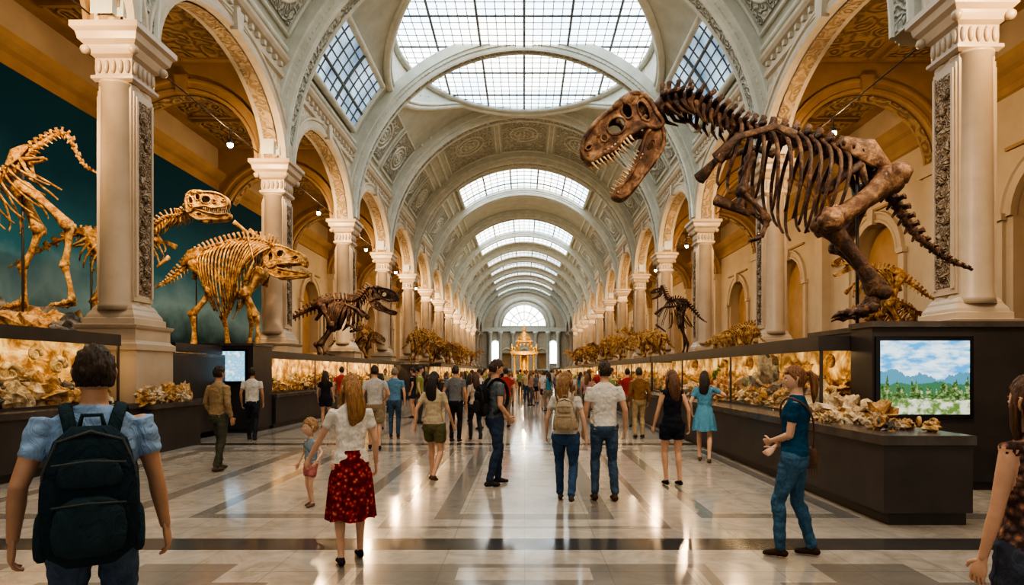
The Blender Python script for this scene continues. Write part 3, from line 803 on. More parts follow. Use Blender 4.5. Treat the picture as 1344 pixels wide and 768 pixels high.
def foot(mb,p,d,size,mat):
    x,y,z=p
    for k,(dy,L) in enumerate(((-.5,.8),(0,1),(.5,.8))):
        a=Vector((x,y+dy*size*.3,z)); 
        pts=[Vector((x,y,z+size*.35)),a+Vector((d*size*.2*L,dy*size*.2,size*.22)),a+Vector((d*size*.6*L,dy*size*.35,size*.12)),a+Vector((d*size*.95*L,dy*size*.5,size*.02))]
        bone(mb,pts[0],pts[1],size*.10,mat,6); bone(mb,pts[1],pts[2],size*.085,mat,6,1.5)
        mb.tube([pts[2],(pts[2]+pts[3])/2+Vector((0,0,size*.06)),pts[3]],[size*.08,size*.06,size*.01],6,mat)
def skeleton(name,D,spine,nv,hip,sho,r,ribL,ribW,legs,sk,mats,rt=.25,face=-1,spineh=1.0,slab=None,limbmat=0,ribsweep=.15,neckf=.65,scap=True,dense=1,every=1):
    mb=MB(); S=[Vector((p[0],D+(p[2] if len(p)>2 else 0),p[1])) for p in spine]
    V=cat(S,nv)
    for i in range(nv-1):
        t=i/(nv-1); p,q=V[i],V[i+1]; d=q-p; L=d.length; tn=d.normalized()
        nrm=Vector((0,1,0)).cross(tn)
        if nrm.z<0: nrm=-nrm
        prof=min(1,.22+.78*(t/hip)) if t<hip else (1 if t<sho else 1+(neckf-1)*min(1,(t-sho)/(1-sho)*2))
        rr=r*prof
        c0,c1=p+d*.06,p+d*.90
        mb.tube([c0,p+d*.2,p+d*.5,p+d*.75,c1],[rr*1.12,rr*.85,rr*.72,rr*.85,rr*1.12],9,0)
        h=rr*2.0*spineh*(1 if t>hip*.35 else .5)
        m=p+d*.5
        mb.tube([m+nrm*rr*.6,m+nrm*(rr+h*.6)-tn*h*.18,m+nrm*(rr+h)-tn*h*.3],[(L*.38,rr*.26),(L*.26,rr*.2),(L*.34,rr*.28)],7,0,up=tn)
        for s in (-1,1):
            w=Vector((0,s,0)); mb.tube([m+w*rr*.6+nrm*rr*.4,m+w*rr*1.5+nrm*rr*.7,m+w*rr*2.1+nrm*rr*.5],[(rr*.4,rr*.3),(rr*.28,rr*.2),(rr*.34,rr*.22)],6,0)
            mb.ball(m+w*rr*.85+nrm*rr*.9,(rr*.4,rr*.3,rr*.35),7,5,0)
            if t>sho+.02: mb.tube([m+w*rr*1.1-nrm*rr*.3,m+w*rr*1.3-nrm*rr*1.3-tn*rr*.4,m+w*rr*1.1-nrm*rr*2.0-tn*rr*1.4],[rr*.3,rr*.22,rr*.08],6,0)
        if t<hip*.9 and t>.03:
            mb.tube([m-nrm*rr*.7,m-nrm*(rr+h*.8)-tn*h*.45],[(L*.22,rr*.22),(L*.12,rr*.12)],5,0,up=tn)
    i0,i1=int(hip*(nv-1))+2,int(sho*(nv-1))+1
    N=max(1,i1-i0)
    ks=[]
    for i in range(i0,i1+1,every):
        ks.append((i,0.0))
        if dense>1 and i<i1: ks.append((i,.5))
    for i,fr in ks:
        u=(i+fr-i0)/N; p=V[i]+(V[min(i+1,nv-1)]-V[i])*fr; tn=(V[min(i+1,nv-1)]-V[i-1]).normalized(); nrm=Vector((0,1,0)).cross(tn)
        if nrm.z<0: nrm=-nrm
        Lr=ribL*(.55+.45*sin(pi*min(1,(.2+u*.75)))); Wr=ribW*(.65+.35*sin(pi*min(1,.15+u*.8)))
        Lr*=1+.12*noise.noise(Vector((i*1.7+fr,3,0)))
        for s in (-1,1):
            pts=[];rad=[]
            for k in range(10):
                a=math.radians(155)*k/9
                pts.append(p+Vector((0,s,0))*(r*.5+Wr*sin(a)*.98)-nrm*(Lr*(1-cos(a))/1.9-r*.5*(k==0))-tn*Lr*ribsweep*(k/9)**1.2*1.6)
                w=r*rt*(1.35 if k<2 else 1.15-.5*k/9); rad.append((w*.8,w*1.35))
            mb.tube(pts,rad,6,0,up=(0,1,0))
    j=i1; p=V[j]; 
    tn=(V[j]-V[j-1]).normalized(); nrm=Vector((0,1,0)).cross(tn); nrm=nrm if nrm.z>0 else -nrm
    st=p-nrm*ribL*.88-tn*ribL*.2
    mb.tube([st+tn*r,st-tn*ribL*.35],[(r*.8,r*.35),(r*.4,r*.2)],6,0)
    if scap:
        for s in (-1,1):
            w=Vector((0,s*ribW*.95,0))
            mb.tube([p+w-nrm*ribL*.6+tn*r*1.2,p+w*1.05-nrm*ribL*.3,p+w*.9+nrm*0-tn*ribL*.35,p+w*.8-tn*ribL*.6+nrm*r*.2],[(r*.9,r*.4),(r*.45,r*.25),(r*.4,r*.2),(r*.75,r*.2)],8,0,up=(0,0,1))
    hI=int(hip*(nv-1)); hp=V[hI]; tn=(V[hI+1]-V[hI-1]).normalized(); nrm=Vector((0,1,0)).cross(tn); nrm=nrm if nrm.z>0 else -nrm
    for s in (-1,1):
        w=Vector((0,s*r*1.5,0))
        mb.tube([hp+w-tn*r*3.6+nrm*r*.2,hp+w*1.2+nrm*r*.9,hp+w*1.1+tn*r*3.4+nrm*r*.5],[(r*.7,r*.3),(r*1.7,r*.4),(r*.8,r*.3)],10,limbmat,up=(0,0,1))
        mb.tube([hp+w-nrm*r,hp+w*.8-nrm*r*3+tn*r*1.0,hp+w*.3-nrm*r*5.2+tn*r*1.8],[r*.7,r*.4,r*.6],7,0)
        mb.tube([hp+w-nrm*r,hp+w*.8-nrm*r*3-tn*r*2.2,hp+w*.3-nrm*r*4.4-tn*r*4],[r*.6,r*.33,r*.4],7,0)
    for lg in legs:
        J=[Vector((a[0],D+lg['y'],a[1])) for a in lg['j']]; rr=lg['r']
        J[0].y=D+lg['y']*.75
        ks=lg.get('k',[1.25,.85,.7,.6])
        for k in range(len(J)-1):
            mt=lg.get('m',limbmat)
            if isinstance(mt,list): mt=mt[k]
            bone(mb,J[k],J[k+1],rr*ks[min(k,3)],mt,10,1.6)
            if k==1: bone(mb,J[k]+Vector((0,rr*1.1,0)),J[k+1]+Vector((0,rr*.7,0)),rr*.35,0,6)
        f=lg.get('foot',rr*4); foot(mb,(J[-1].x,J[-1].y,J[-1].z-f*.35+0),face,f,0)
    if sk: 
        skull(mb,(sk[0],D,sk[1]),sk[2],sk[3],sk[4],face<0,sk[6] if len(sk)>6 else 0,sk[5] if len(sk)>5 else 'rex',1)
    hz=hp.z; mb2z=slab or PZ
    mb.tube([(hp.x,D,hz-r),(hp.x,D,mb2z)],.025,6,3)
    return mb.build(name,[mats[0],M_tooth,mats[1],M_dark])
def P(l,D): return [px(a,b,D) for a,b in l]

# T-rex (right)
D=9.75
sp=P([(1276,354),(1240,338),(1200,305),(1172,262),(1140,222),(1095,200),(1040,182),(985,172),(945,154),(905,134),(866,140)],D)
top=2.35
legs=[dict(j=P([(1160,238),(1070,300),(1138,388)],D)+[(px(1128,420,D)[0],top+.38)],y=-.34,r=.12,k=[1.35,.95,.75],foot=.66,m=[2,0,0]),
      dict(j=P([(1150,240),(1120,315),(1165,375)],D)+[(px(1152,420,D)[0],top+.36)],y=.40,r=.10,k=[1.3,.95,.75],foot=.58,m=0),
      dict(j=P([(975,215),(960,262),(994,296)],D)+[(px(985,318,D)[0],px(985,318,D)[1])],y=-.42,r=.05,foot=.2,m=0),
      dict(j=P([(985,215),(985,262),(1020,285)],D)+[(px(1008,305,D)[0],px(1008,305,D)[1])],y=.42,r=.05,foot=.2,m=0)]
skp=px(864,160,D)
skeleton('tyrannosaurus_skeleton',D,sp,40,.44,.74,.125,1.42,.52,legs,(skp[0],skp[1],math.radians(-34),1.34,math.radians(25),'rex',2),(M_dark_bone,M_pale_bone),rt=.22,face=-1,slab=top,limbmat=2,ribsweep=.12,neckf=1.25,spineh=.62,dense=1)

def theropod(name,x0,x1,zt,zb,D,face,mats,zplat=PZ,headsc=1,jaw=22,dense=1):
    W=x1-x0;H=zt-zb
    g=lambda u,v:((x0+u*W) if face>0 else (x1-u*W), zb+v*H)
    sp=[g(*p) for p in ((0,.45),(.12,.5),(.26,.6),(.4,.68),(.54,.72),(.66,.70),(.74,.74),(.8,.84),(.84,.88))]
    r=.026*W
    legs=[dict(j=[g(.41,.66),g(.52,.42),g(.42,.2),(g(.46,0)[0],zb+.10*H)],y=-.07*W,r=.022*W,foot=.09*W),
          dict(j=[g(.41,.66),g(.46,.40),g(.33,.2),(g(.36,0)[0],zb+.09*H)],y=.07*W,r=.022*W,foot=.09*W),
          dict(j=[g(.66,.56),g(.65,.44),g(.71,.38)],y=-.07*W,r=.01*W,foot=.03*W)]
    h=g(.82,.84)
    return skeleton(name,D,sp,34,.42,.68,r,.36*H,.085*W,legs,(h[0],h[1]-.06*W,math.radians(-8),.2*W*headsc,math.radians(jaw)),mats,rt=.26,face=face,slab=zplat,limbmat=0,neckf=.85,dense=dense)
def quadruped(name,x0,x1,zt,zb,D,face,mats,zplat=PZ,nv=30,shag=.7,dense=1):
    W=x1-x0;H=zt-zb
    g=lambda u,v:((x0+u*W) if face>0 else (x1-u*W), zb+v*H)
    sp=[g(*p) for p in ((0,.42),(.1,.52),(.2,.72),(.32,.86),(.48,.93),(.64,.88),(.74,.80),(.82,.78))]
    r=.03*W
    legs=[]
    for s in (-1,1):
        o=.03*s
        legs.append(dict(j=[g(.25,.70),g(.31+o,.42),g(.25+o,.18),(g(.27+o,0)[0],zb+.10*H)],y=s*.10*W,r=.03*W,foot=.08*W))
        legs.append(dict(j=[g(.68,.62),g(.64+o,.40),g(.68-o,.18),(g(.69-o,0)[0],zb+.09*H)],y=s*.10*W,r=.028*W,foot=.08*W))
    h=g(.78,.64)
    return skeleton(name,D,sp,nv,.34,.86,r,.66*H,.14*W,legs,(h[0],h[1],math.radians(-12),.24*W,math.radians(12),'cer'),mats,rt=.24,face=face,slab=zplat,spineh=1.0*shag,dense=dense)
GB=(M_gold_bone,M_gold_bone); DB=(M_dark_bone,M_dark_bone); MBm=(M_mid_bone,M_mid_bone)
# stocky golden dinosaur, open rib cage
D=18.6
zf=PZ+.02
sp=P([(203,378),(222,368),(244,350),(266,334),(292,324),(322,318),(348,320),(366,330)],D)
def fx(a): return px(a,0,D)[0]
legs=[dict(j=P([(262,350),(286,384),(262,414)],D)+[(fx(264),zf+.36)],y=-.42,r=.10,foot=.42),
      dict(j=P([(264,350),(300,384),(284,414)],D)+[(fx(290),zf+.34)],y=.42,r=.095,foot=.42),
      dict(j=P([(346,358),(330,388),(344,416)],D)+[(fx(346),zf+.36)],y=-.42,r=.095,foot=.40),
      dict(j=P([(340,358),(312,386),(322,416)],D)+[(fx(318),zf+.34)],y=.42,r=.09,foot=.40)]
h=px(352,350,D)
skeleton('ceratopsian_skeleton',D,sp,38,.38,.92,.11,2.05,.66,legs,(h[0],h[1],math.radians(6),1.22,math.radians(12),'cer'),GB,rt=.21,face=1,slab=PZ,spineh=1.0,dense=1)
D=25.3; a=px(362,372,D); b=px(512,462,D)
theropod('allosaurus_skeleton',a[0],b[0],a[1]+.2,PZ+.02,D,1,(M_dark_bone,M_pale_bone),headsc=1.25,jaw=18,dense=2)
D=13.4
mz=2.95
legs=[dict(j=P([(40,248),(104,302),(98,352)],D)+[(px(108,400,D)[0],mz+.28)],y=-.3,r=.075,foot=.5),
      dict(j=P([(20,248),(44,300),(22,350)],D)+[(px(24,395,D)[0],mz+.28)],y=.15,r=.075,foot=.5)]
skeleton('bipedal_dinosaur_skeleton',D,P([(128,228),(108,214),(86,176),(60,184),(34,204),(14,226),(-12,238),(-50,240),(-80,228),(-100,205),(-110,180)],D),44,.42,.72,.085,1.2,.38,legs,None,GB,rt=.26,face=-1,slab=mz,spineh=.8)
D=15.6
sp=P([(96,300),(120,310),(150,322),(180,318),(205,300),(222,288),(240,286),(258,270)],D)
skp=px(248,276,D)
legs=[dict(j=P([(128,318),(150,360),(134,395)],D)+[(px(140,400,D)[0],PZ+.3)],y=-.25,r=.06,foot=.4),dict(j=P([(128,318),(125,360),(112,395)],D)+[(px(120,400,D)[0],PZ+.3)],y=.25,r=.06,foot=.4)]
skeleton('long_necked_dinosaur_skeleton',D,P([(10,352),(50,330),(96,308)],D)+sp[1:],40,.35,.62,.09,.9,.35,legs,(skp[0],skp[1],math.radians(2),1.05,math.radians(7)),GB,rt=.26,face=1,slab=PZ,neckf=1.0)
mb=MB()
for k,(x,y,s,h) in enumerate(((-12.0,13.9,1.4,.95),(-10.9,13.7,1.1,.85),(-10.0,13.4,.6,.7),(-12.6,14.3,.9,1.2),(-9.7,13.0,.3,.5))):
    mb.ball((x,y,PZ+.05),(s,.8,h),28,18,k%2,.5,2.2,k,False,2)
mb.build('rock_mound',[M_rockd,M_rockg])
mb=MB()
for k in range(26):
    x=R.uniform(-13,-9.7); y=R.uniform(20.5,33); s=R.uniform(.25,.6); mb.ball((x,y,PZ+.1),(s,s,s*.8),14,10,k%3,.8,2.4,k,False,2)
mb.build('rock_mound',[M_rockd,M_rockg,M_mid_bone])
D=14.6; a=px(1130,320,D); b=px(1208,430,D)
theropod('juvenile_theropod_skeleton',a[0]-.7,b[0]+.5,a[1]+.1,PZ+.02,D,-1,GB,headsc=.9)
D=26; theropod('raptor_skeleton',5.6,8.0,px(0,362,D)[1],PZ+.02,D,-1,DB)
D=21.9; quadruped('small_quadruped_skeleton',7.6,9.2,3.55,PZ+.02,D,-1,GB,nv=22)
D=23.6; quadruped('small_quadruped_skeleton',7.2,8.5,3.2,PZ+.02,D,-1,GB,nv=22)
D=18.2; quadruped('small_quadruped_skeleton',10.2,12.4,3.9,PZ+.02,D,1,MBm,nv=22)
D=18.6; quadruped('small_quadruped_skeleton',6.1,7.6,3.15,PZ+.02,D,-1,GB,nv=22)
for (D,x0,x1,h,fc,m,k) in ((30,5.3,7.6,1.7,-1,GB,'q'),(41.5,4.9,7.7,2.1,1,GB,'q'),(48.5,5.2,7.6,2.2,-1,MBm,'t'),(57,5,7.6,2.2,-1,GB,'q'),(65,5,7.7,2.3,1,MBm,'q'),(75,5,7.7,2.6,-1,GB,'t'),
                       (40.5,-8.4,-5.4,2.5,1,GB,'q'),(48.2,-8.2,-5.4,2.2,1,MBm,'q'),(56.5,-8,-5.4,2.4,-1,GB,'q'),(64,-8,-5.3,2.3,1,GB,'q'),(76,-8,-5.3,2.6,1,MBm,'t'),
                       (35.2,-11.6,-8.3,2.4,1,MBm,'q'),(34.5,5.4,7.9,2.4,-1,GB,'t')):
    if k=='q': quadruped('mammoth_skeleton' if h>2.15 else 'fossil_mammal_skeleton',x0,x1,PZ+h,PZ+.02,D,fc,m,nv=22,dense=2)
    else: theropod('theropod_skeleton',x0,x1,PZ+h,PZ+.02,D,fc,m)

# ------------------------------------------------------------------ people
_fab={}
def fabric(c,kind='plain'):
    k=(c,kind)
    if k in _fab: return _fab[k]
    m,nt,b=newmat('fabric_%d'%len(_fab)); co=coords(nt)
    f=noise_n(nt,7,6,.7,co)
    if kind=='floral':
        vo=nd(nt,'ShaderNodeTexVoronoi'); vo.inputs['Scale'].default_value=26; nt.links.new(co,vo.inputs['Vector'])
        h=mth(nt,'ADD',vo.outputs['Distance'],mth(nt,'MULTIPLY',mth(nt,'SUBTRACT',noise_n(nt,40,3,.6,co),.5),.5))
        col=ramp(nt,h,[(.12,(.45,.22,.13)),(.28,c),(.6,tuple(x*.3 for x in c))])
    elif kind=='denim':
        col=ramp(nt,f,[(.3,tuple(x*.55 for x in c)),(.7,tuple(x*1.35 for x in c))])
    else: col=ramp(nt,f,[(.3,tuple(x*.8 for x in c)),(.7,c)])
    nt.links.new(col,b.inputs['Base Color']); b.inputs['Roughness'].default_value=.9; b.inputs['Specular IOR Level'].default_value=.15
    mp=nd(nt,'ShaderNodeMapping'); mp.inputs['Scale'].default_value=(1,1,.55); nt.links.new(co,mp.inputs[0])
    h=noise_n(nt,9,4,.55,mp.outputs[0],2.2); bump(nt,b,h,.9,.035)
    _fab[k]=m; return m
def skinm(c):
    k=('skin',c)
    if k in _fab: return _fab[k]
    m=simple('skin_%d'%len(_fab),c,tuple(x*.85 for x in c),14,.5,.08,.003); m.node_tree.nodes['Principled BSDF'].inputs['Subsurface Weight'].default_value=.05
    _fab[k]=m; return m
def hairm(c):
    k=('hair',c)
    if k in _fab: return _fab[k]
    m,nt,b=newmat('hair_%d'%len(_fab)); co=coords(nt)
    mp=nd(nt,'ShaderNodeMapping'); mp.inputs['Scale'].default_value=(90,90,9); nt.links.new(co,mp.inputs[0])
    f=noise_n(nt,1,4,.6,mp.outputs[0],.6)
    nt.links.new(ramp(nt,f,[(.3,tuple(x*.3 for x in c)),(.7,tuple(min(1,x*1.5) for x in c))]),b.inputs['Base Color'])
    b.inputs['Roughness'].default_value=.5; bump(nt,b,f,1,.015)
    _fab[k]=m; return m
M_lip=simple('lips',(.45,.18,.15)); M_eye=simple('eye_white',(.8,.8,.78)); M_iris=simple('iris',(.05,.03,.02),rough=.2)
def ik(a,c,l1,l2,bend):
    a,c=Vector(a),Vector(c); d=c-a; L=d.length
    mx=(l1+l2)*.998
    if L>mx: c=a+d.normalized()*mx; L=mx
    dn=(c-a).normalized(); k=(l1*l1-l2*l2+L*L)/(2*L); h=math.sqrt(max(0,l1*l1-k*k))
    b=Vector(bend); b=(b-dn*b.dot(dn)); b=b.normalized() if b.length>1e-6 else Vector((0,1,0))
    return a+dn*k+b*h,c
def hand(mb,w,d,n,s,mat,side,curl=.35):
    d=Vector(d).normalized(); n=Vector(n); n=(n-d*n.dot(d)).normalized(); t=d.cross(n)*side
    mb.tube([w-d*.02*s,w+d*.01*s,w+d*.04*s,w+d*.075*s,w+d*.092*s],[(.014*s,.026*s),(.014*s,.026*s),(.016*s,.038*s),(.014*s,.041*s),(.011*s,.038*s)],12,mat,up=n)
    for k,(o,L) in enumerate(((.030,.068),(.011,.078),(-.009,.072),(-.028,.056))):
        p=w+d*.085*s+t*o*s; a=0; pts=[p]; 
        for q in range(3):
            a+=curl*(1+.25*q)
            p=p+(d*cos(a)+n*sin(a))*L*s*(.45,.32,.25)[q]; pts.append(p)
        mb.tube(pts,[.0095*s,.009*s,.008*s,.0065*s],7,mat)
    p=w+d*.022*s+t*.03*s
    q=p+(d*.6+t*.75+n*.25).normalized()*.036*s; r=q+(d*.9+t*.25+n*.35).normalized()*.03*s
    mb.tube([w+d*.01*s+t*.012*s,p,q,r],[.012*s,.0125*s,.0105*s,.007*s],7,mat)
def person(name,x,y,H,yaw,top=(.5,.5,.5),bot=(.1,.1,.2),botk='pants',sleeve='short',hair='short',hc=(.05,.03,.02),skin=(.55,.34,.24),
           fl=(-.09,0),fr=(.09,0),wl=None,wr=None,el=None,er=None,hyaw=0,hpitch=0,lean=(0,0),vox=.014,shoe=(.05,.04,.04),female=False,child=False,
           topk='plain',botf='denim',hem=None,hi=True):
    hf=(H/1.75)*(1.28 if child else 1.0)
    if child and H<1.2: hf=H/1.75*1.5
    s=(H-.25*hf)/1.5
    yaw=math.radians(yaw)
    b=MB(); V3=Vector
    strd=abs(fl[1]-fr[1]); 
    hz=(.93-strd*strd*.16)*s
    sway=((fl[0]+fr[0])/2*s,(fl[1]+fr[1])/2*s*.6)
    def tr(px_,py_,z):
        k=max(0,(z-.95)/.55)
        return V3((px_*s+sway[0]+lean[0]*k*s,py_*s+sway[1]+lean[1]*k*s,hz+(z-.93)*s))
    hw=.095 if female else .085
    bare=botk in('shorts','skirt','dress') 
    for sd,ft in ((-1,fl),(1,fr)):
        hip=tr(sd*hw,0,.93); lift=ft[2] if len(ft)>2 else 0
        ank=V3((ft[0]*s,(ft[1]-.02)*s,(.085+lift)*s))
        knee,ank=ik(hip,ank,.435*s,.42*s,(sd*.08,1,0))
        L=lambda p,q,t:p+(q-p)*t
        calf=L(knee,ank,.28)+V3((0,-.012*s,0))
        g=1.04 if female else 1
        if not bare:
            b.tube([hip+V3((0,0,.02*s)),L(hip,knee,.35),L(hip,knee,.75),knee,calf,L(knee,ank,.7),L(knee,ank,.97)],
               [.095*s*g,.088*s*g,.069*s,.06*s,.061*s,.05*s,.052*s],16,2)
            b.tube([L(knee,ank,.8),ank],[.038*s,.036*s],10,0)
        else:
            b.tube([hip,L(hip,knee,.35),L(hip,knee,.8),knee,calf,L(knee,ank,.65),ank],[.085*s*g,.075*s*g,.056*s,.048*s,.051*s,.036*s,.032*s],14,0)
            if botk=='shorts':
                hm=hem or .55
                b.tube([hip+V3((0,0,.02*s)),L(hip,knee,hm*.5),L(hip,knee,hm)],[.10*s*g,.097*s*g,.094*s*g],14,2,ru=.1)
        ang=lift*3.0
        R3=Matrix.Rotation(-ang,3,'X')
        o=ank+V3((0,0,-.045*s))
        sc=s*(1 if not female else .92)
        pts=[o+R3@V3((0,a*sc,c*sc)) for a,c in ((-.055,0),(-.02,.008),(.05,.004),(.11,-.008),(.155,-.014))]
        b.tube(pts,[(.034*sc,.036*sc),(.042*sc,.037*sc),(.036*sc,.042*sc),(.028*sc,.045*sc),(.02*sc,.034*sc)],12,3,up=(0,0,1))
    def ringz(z,rx,ry,oy=0,n=24):
        c=tr(0,oy,z); return [(c.x+rx*s*math.copysign(abs(cos(2*pi*j/n))**.85,cos(2*pi*j/n)),c.y+ry*s*math.copysign(abs(sin(2*pi*j/n))**.85,sin(2*pi*j/n)),c.z) for j in range(n)]
    f=female
    wst=.118 if f else .14; hp=.162 if f else .155; ch=.142 if f else .17; shw=.155 if f else .185
    if child: wst=.135;hp=.145;ch=.145;shw=.15
    b.loft([ringz(.80,hp*.75,.09),ringz(.86,hp,.115,-.01),ringz(.93,hp,.12,-.012),ringz(1.03,wst*1.02,.10)],2)
    hz_top=.93 if not f else .97
    b.loft([ringz(hz_top-.02,hp*1.03,.118,-.008),ringz(hz_top+.03,hp*1.0,.118,-.006),ringz(1.08,wst*1.08,.104),ringz(1.2,(wst+ch)/2*1.03,.108),ringz(1.3,ch*1.03,.118 if not f else .122,.004),
            ringz(1.38,shw*.92,.105),ringz(1.43,shw*.86,.085,-.005),ringz(1.465,shw*.6,.07,-.01),ringz(1.49,.072,.062,-.01)],1)
    nb=tr(0,-.01,1.44); nt_=tr(0,.005,1.55)
    hdC=tr(0,.012,1.5)+V3((0,0,.135*hf))
    b.tube([nb,nt_,hdC-V3((0,0,.03*hf))],[.06*s,.052*s,.05*hf],14,0)
    ends=[]
    for sd,wt,eb in ((-1,wl,el),(1,wr,er)):
        sh=tr(sd*(shw-.005),-.005,1.415)
        wt=wt or (sd*.245,.03,.90)
        ws=V3((wt[0]*s+sway[0]+lean[0]*.2*s,wt[1]*s+sway[1],wt[2]*s+(hz-.93*s)))
        el_,ws=ik(sh,ws,.285*s,.255*s,eb or (sd*.5,-1,0))
        L=lambda p,q,t:p+(q-p)*t
        g=.86 if f or child else 1.0
        b.tube([sh,L(sh,el_,.3),L(sh,el_,.75),el_,L(el_,ws,.3),L(el_,ws,.7),ws],[.05*s*g,.047*s*g,.04*s*g,.036*s*g,.037*s*g,.029*s*g,.024*s*g],12,0)
        if sleeve=='short': b.tube([sh-(el_-sh)*.05,L(sh,el_,.25),L(sh,el_,.55)],[.058*s*g,.057*s*g,.055*s*g],14,1,ru=.1)
        elif sleeve=='long': b.tube([sh,L(sh,el_,.3),L(sh,el_,.8),el_,L(el_,ws,.4),L(el_,ws,.92)],[.062*s*g,.060*s*g,.052*s*g,.05*s*g,.047*s*g,.038*s*g],14,1,ru=.1)
        elif sleeve=='none': b.ball(sh,(.045*s,.05*s,.045*s),10,8,1)
        ends.append((sd,ws,(ws-el_).normalized()))
    me=b.mesh('tmp')
    ob=bpy.data.objects.new('tmp',me); bpy.context.scene.collection.objects.link(ob)
    r=ob.modifiers.new('r','REMESH'); r.mode='VOXEL'; r.voxel_size=vox; r.use_smooth_shade=True
    sm=ob.modifiers.new('s','SMOOTH'); sm.factor=.5; sm.iterations=3 if vox<.02 else 1
    dg=bpy.context.evaluated_depsgraph_get(); ev=ob.evaluated_get(dg); m2=ev.to_mesh()
    bvh=BVHTree.FromPolygons([Vector(v) for v in b.v],b.f)
    out=MB(); cloth=[0]*len(m2.vertices)
    for p in m2.polygons:
        out.f.append(tuple(p.vertices)); out.sm.append(True)
        h=bvh.find_nearest(p.center); mt=b.m[h[2]] if h[2] is not None else 0
        out.m.append(mt)
        if mt in (1,2):
            for vi in p.vertices: cloth[vi]=1
    for v,cl in zip(m2.vertices,cloth):
        c=v.co.copy()
        if cl and hi:
            q=Vector((c.x*9,c.y*9,c.z*16))+Vector((x,y,0))
            k=noise.noise(q)*.009+noise.noise(q*2.1)*.005
            c=c+v.normal*k
        out.v.append((c.x,c.y,max(0.0,c.z)))
    ev.to_mesh_clear(); bpy.data.objects.remove(ob); bpy.data.meshes.remove(me)
    for sd,ws,d in ends: hand(out,ws,d,V3((-sd,.25,0)),s*(1.0 if not f else .9),0,sd)
    if botk in('skirt','dress'):
        z0=1.06; z1=hem or .5; rings=[]; n=60
        for k in range(11):
            t=k/10; z=z0+(z1-z0)*t; c=tr(0,-.01,z)
            rx=(wst*1.06+(hp*1.02-wst)*min(1,t*2.5)+.05*t)*s; ry=(.105+.025*min(1,t*2.5)+.05*t)*s
            rings.append([(c.x+rx*cos(2*pi*j/n)*(1+.08*t*sin(j*2*pi*10/n+1+t)),c.y+(ry+strd*.25*t*s)*sin(2*pi*j/n)*(1+.10*t*sin(j*2*pi*10/n+t)),c.z+.012*t*sin(j*2*pi*5/n)) for j in range(n)])
        out.loft(rings,8,False)
    st=len(out.v); nu,nv=(36,28) if hi else (16,12)
    vs=[];fs=[];ms=[]
    for i in range(nv+1):
        th=pi*i/nv
        for j in range(nu):
            ph=2*pi*j/nu; X,Y,Z=sin(th)*cos(ph),sin(th)*sin(ph),cos(th)
            xx,yy,zz=X*.074,Y*.094,Z*.122
            dn=max(0,-Z)
            xx*=1-.34*dn**1.6; 
            if Y<0: yy*=1-.5*dn**1.2
            else: yy*=1-.12*dn
            if Y>0:
                yy+=.020*math.exp(-(X/.13)**2)*math.exp(-((Z+.22)/.13)**2)+.010*math.exp(-(X/.10)**2)*math.exp(-((Z+.05)/.15)**2)
                yy-=.009*(math.exp(-((X-.38)/.16)**2)+math.exp(-((X+.38)/.16)**2))*math.exp(-((Z-.0)/.1)**2)
                yy+=.006*math.exp(-(X/.25)**2)*math.exp(-((Z+.55)/.06)**2)
                yy+=.008*math.exp(-(X/.3)**2)*math.exp(-((Z+.88)/.12)**2)
                yy+=.003*math.exp(-(abs(X)-.35)**2/.04)*math.exp(-((Z-.17)/.07)**2)
            vs.append((xx,yy,zz))
    for i in range(nv):
        for j in range(nu):
            k=(j+1)%nu; fs.append((i*nu+j,(i+1)*nu+j,(i+1)*nu+k,i*nu+k))
            th=pi*(i+.5)/nv; ph=2*pi*(j+.5)/nu; X,Y,Z=sin(th)*cos(ph),sin(th)*sin(ph),cos(th)
            ms.append(5 if (Y>.5 and abs(X)<.27 and abs(Z+.55)<.06) else 0)
    o=len(out.v); out.v+=vs; out.f+=[tuple(i+o for i in f_) for f_ in fs]; out.m+=ms; out.sm+=[True]*len(fs)
    if hi:
        for q in (-1,1):
            out.ball((q*.029,.079,.0),(.012,.010,.0085),10,8,6); out.ball((q*.029,.086,.0),(.0055,.005,.0055),8,6,7)
            out.tube([(q*.015,.091,.021),(q*.03,.090,.026),(q*.046,.078,.021)],[.003,.004,.002],5,4)
    for q in (-1,1):
        out.tube([(q*.070,.0,-.035),(q*.078,-.004,-.015),(q*.083,-.010,.008),(q*.082,-.016,.022),(q*.078,-.004,.026),(q*.073,.006,.014)],[.008,.008,.008,.007,.006,.005],6,0)
    def cap(lo,k0=1.10,amp=.06):
        nu,nv=(72,40) if hi else (16,12)
        vs=[];fs=[]
        for i in range(nv+1):
            th=pi*i/nv
            for j in range(nu):
                ph=2*pi*j/nu; X,Y,Z=sin(th)*cos(ph),sin(th)*sin(ph),cos(th)
                dn=max(0,-Z)
                xx,yy,zz=X*.076,Y*.097,Z*.124
                xx*=1-.3*dn**1.6
                if Y<0: yy*=1-.45*dn**1.2
                e=max(0,min(1,(Y-.05)/.5))
                lim=.42*e+(1-e)*(-.12 if Y>-.15 else lo)
                lim+=.05*noise.noise(Vector((X*9,Y*9,3)))
                w=max(0,min(1,(Z-lim)/.10+.5))
                st_=noise.noise(Vector((X*16,Y*16,Z*3)))*.035 if hi else 0
                k=(.88+(k0-.88)*w)*(1+(amp*noise.noise(Vector((X*5+x,Y*5,Z*5)))+st_)*w)
                vs.append((xx*k,yy*k,zz*k+.004))
        for i in range(nv):
            for j in range(nu):
                k=(j+1)%nu; fs.append((i*nu+j,(i+1)*nu+j,(i+1)*nu+k,i*nu+k))
        out.add(vs,fs,4)
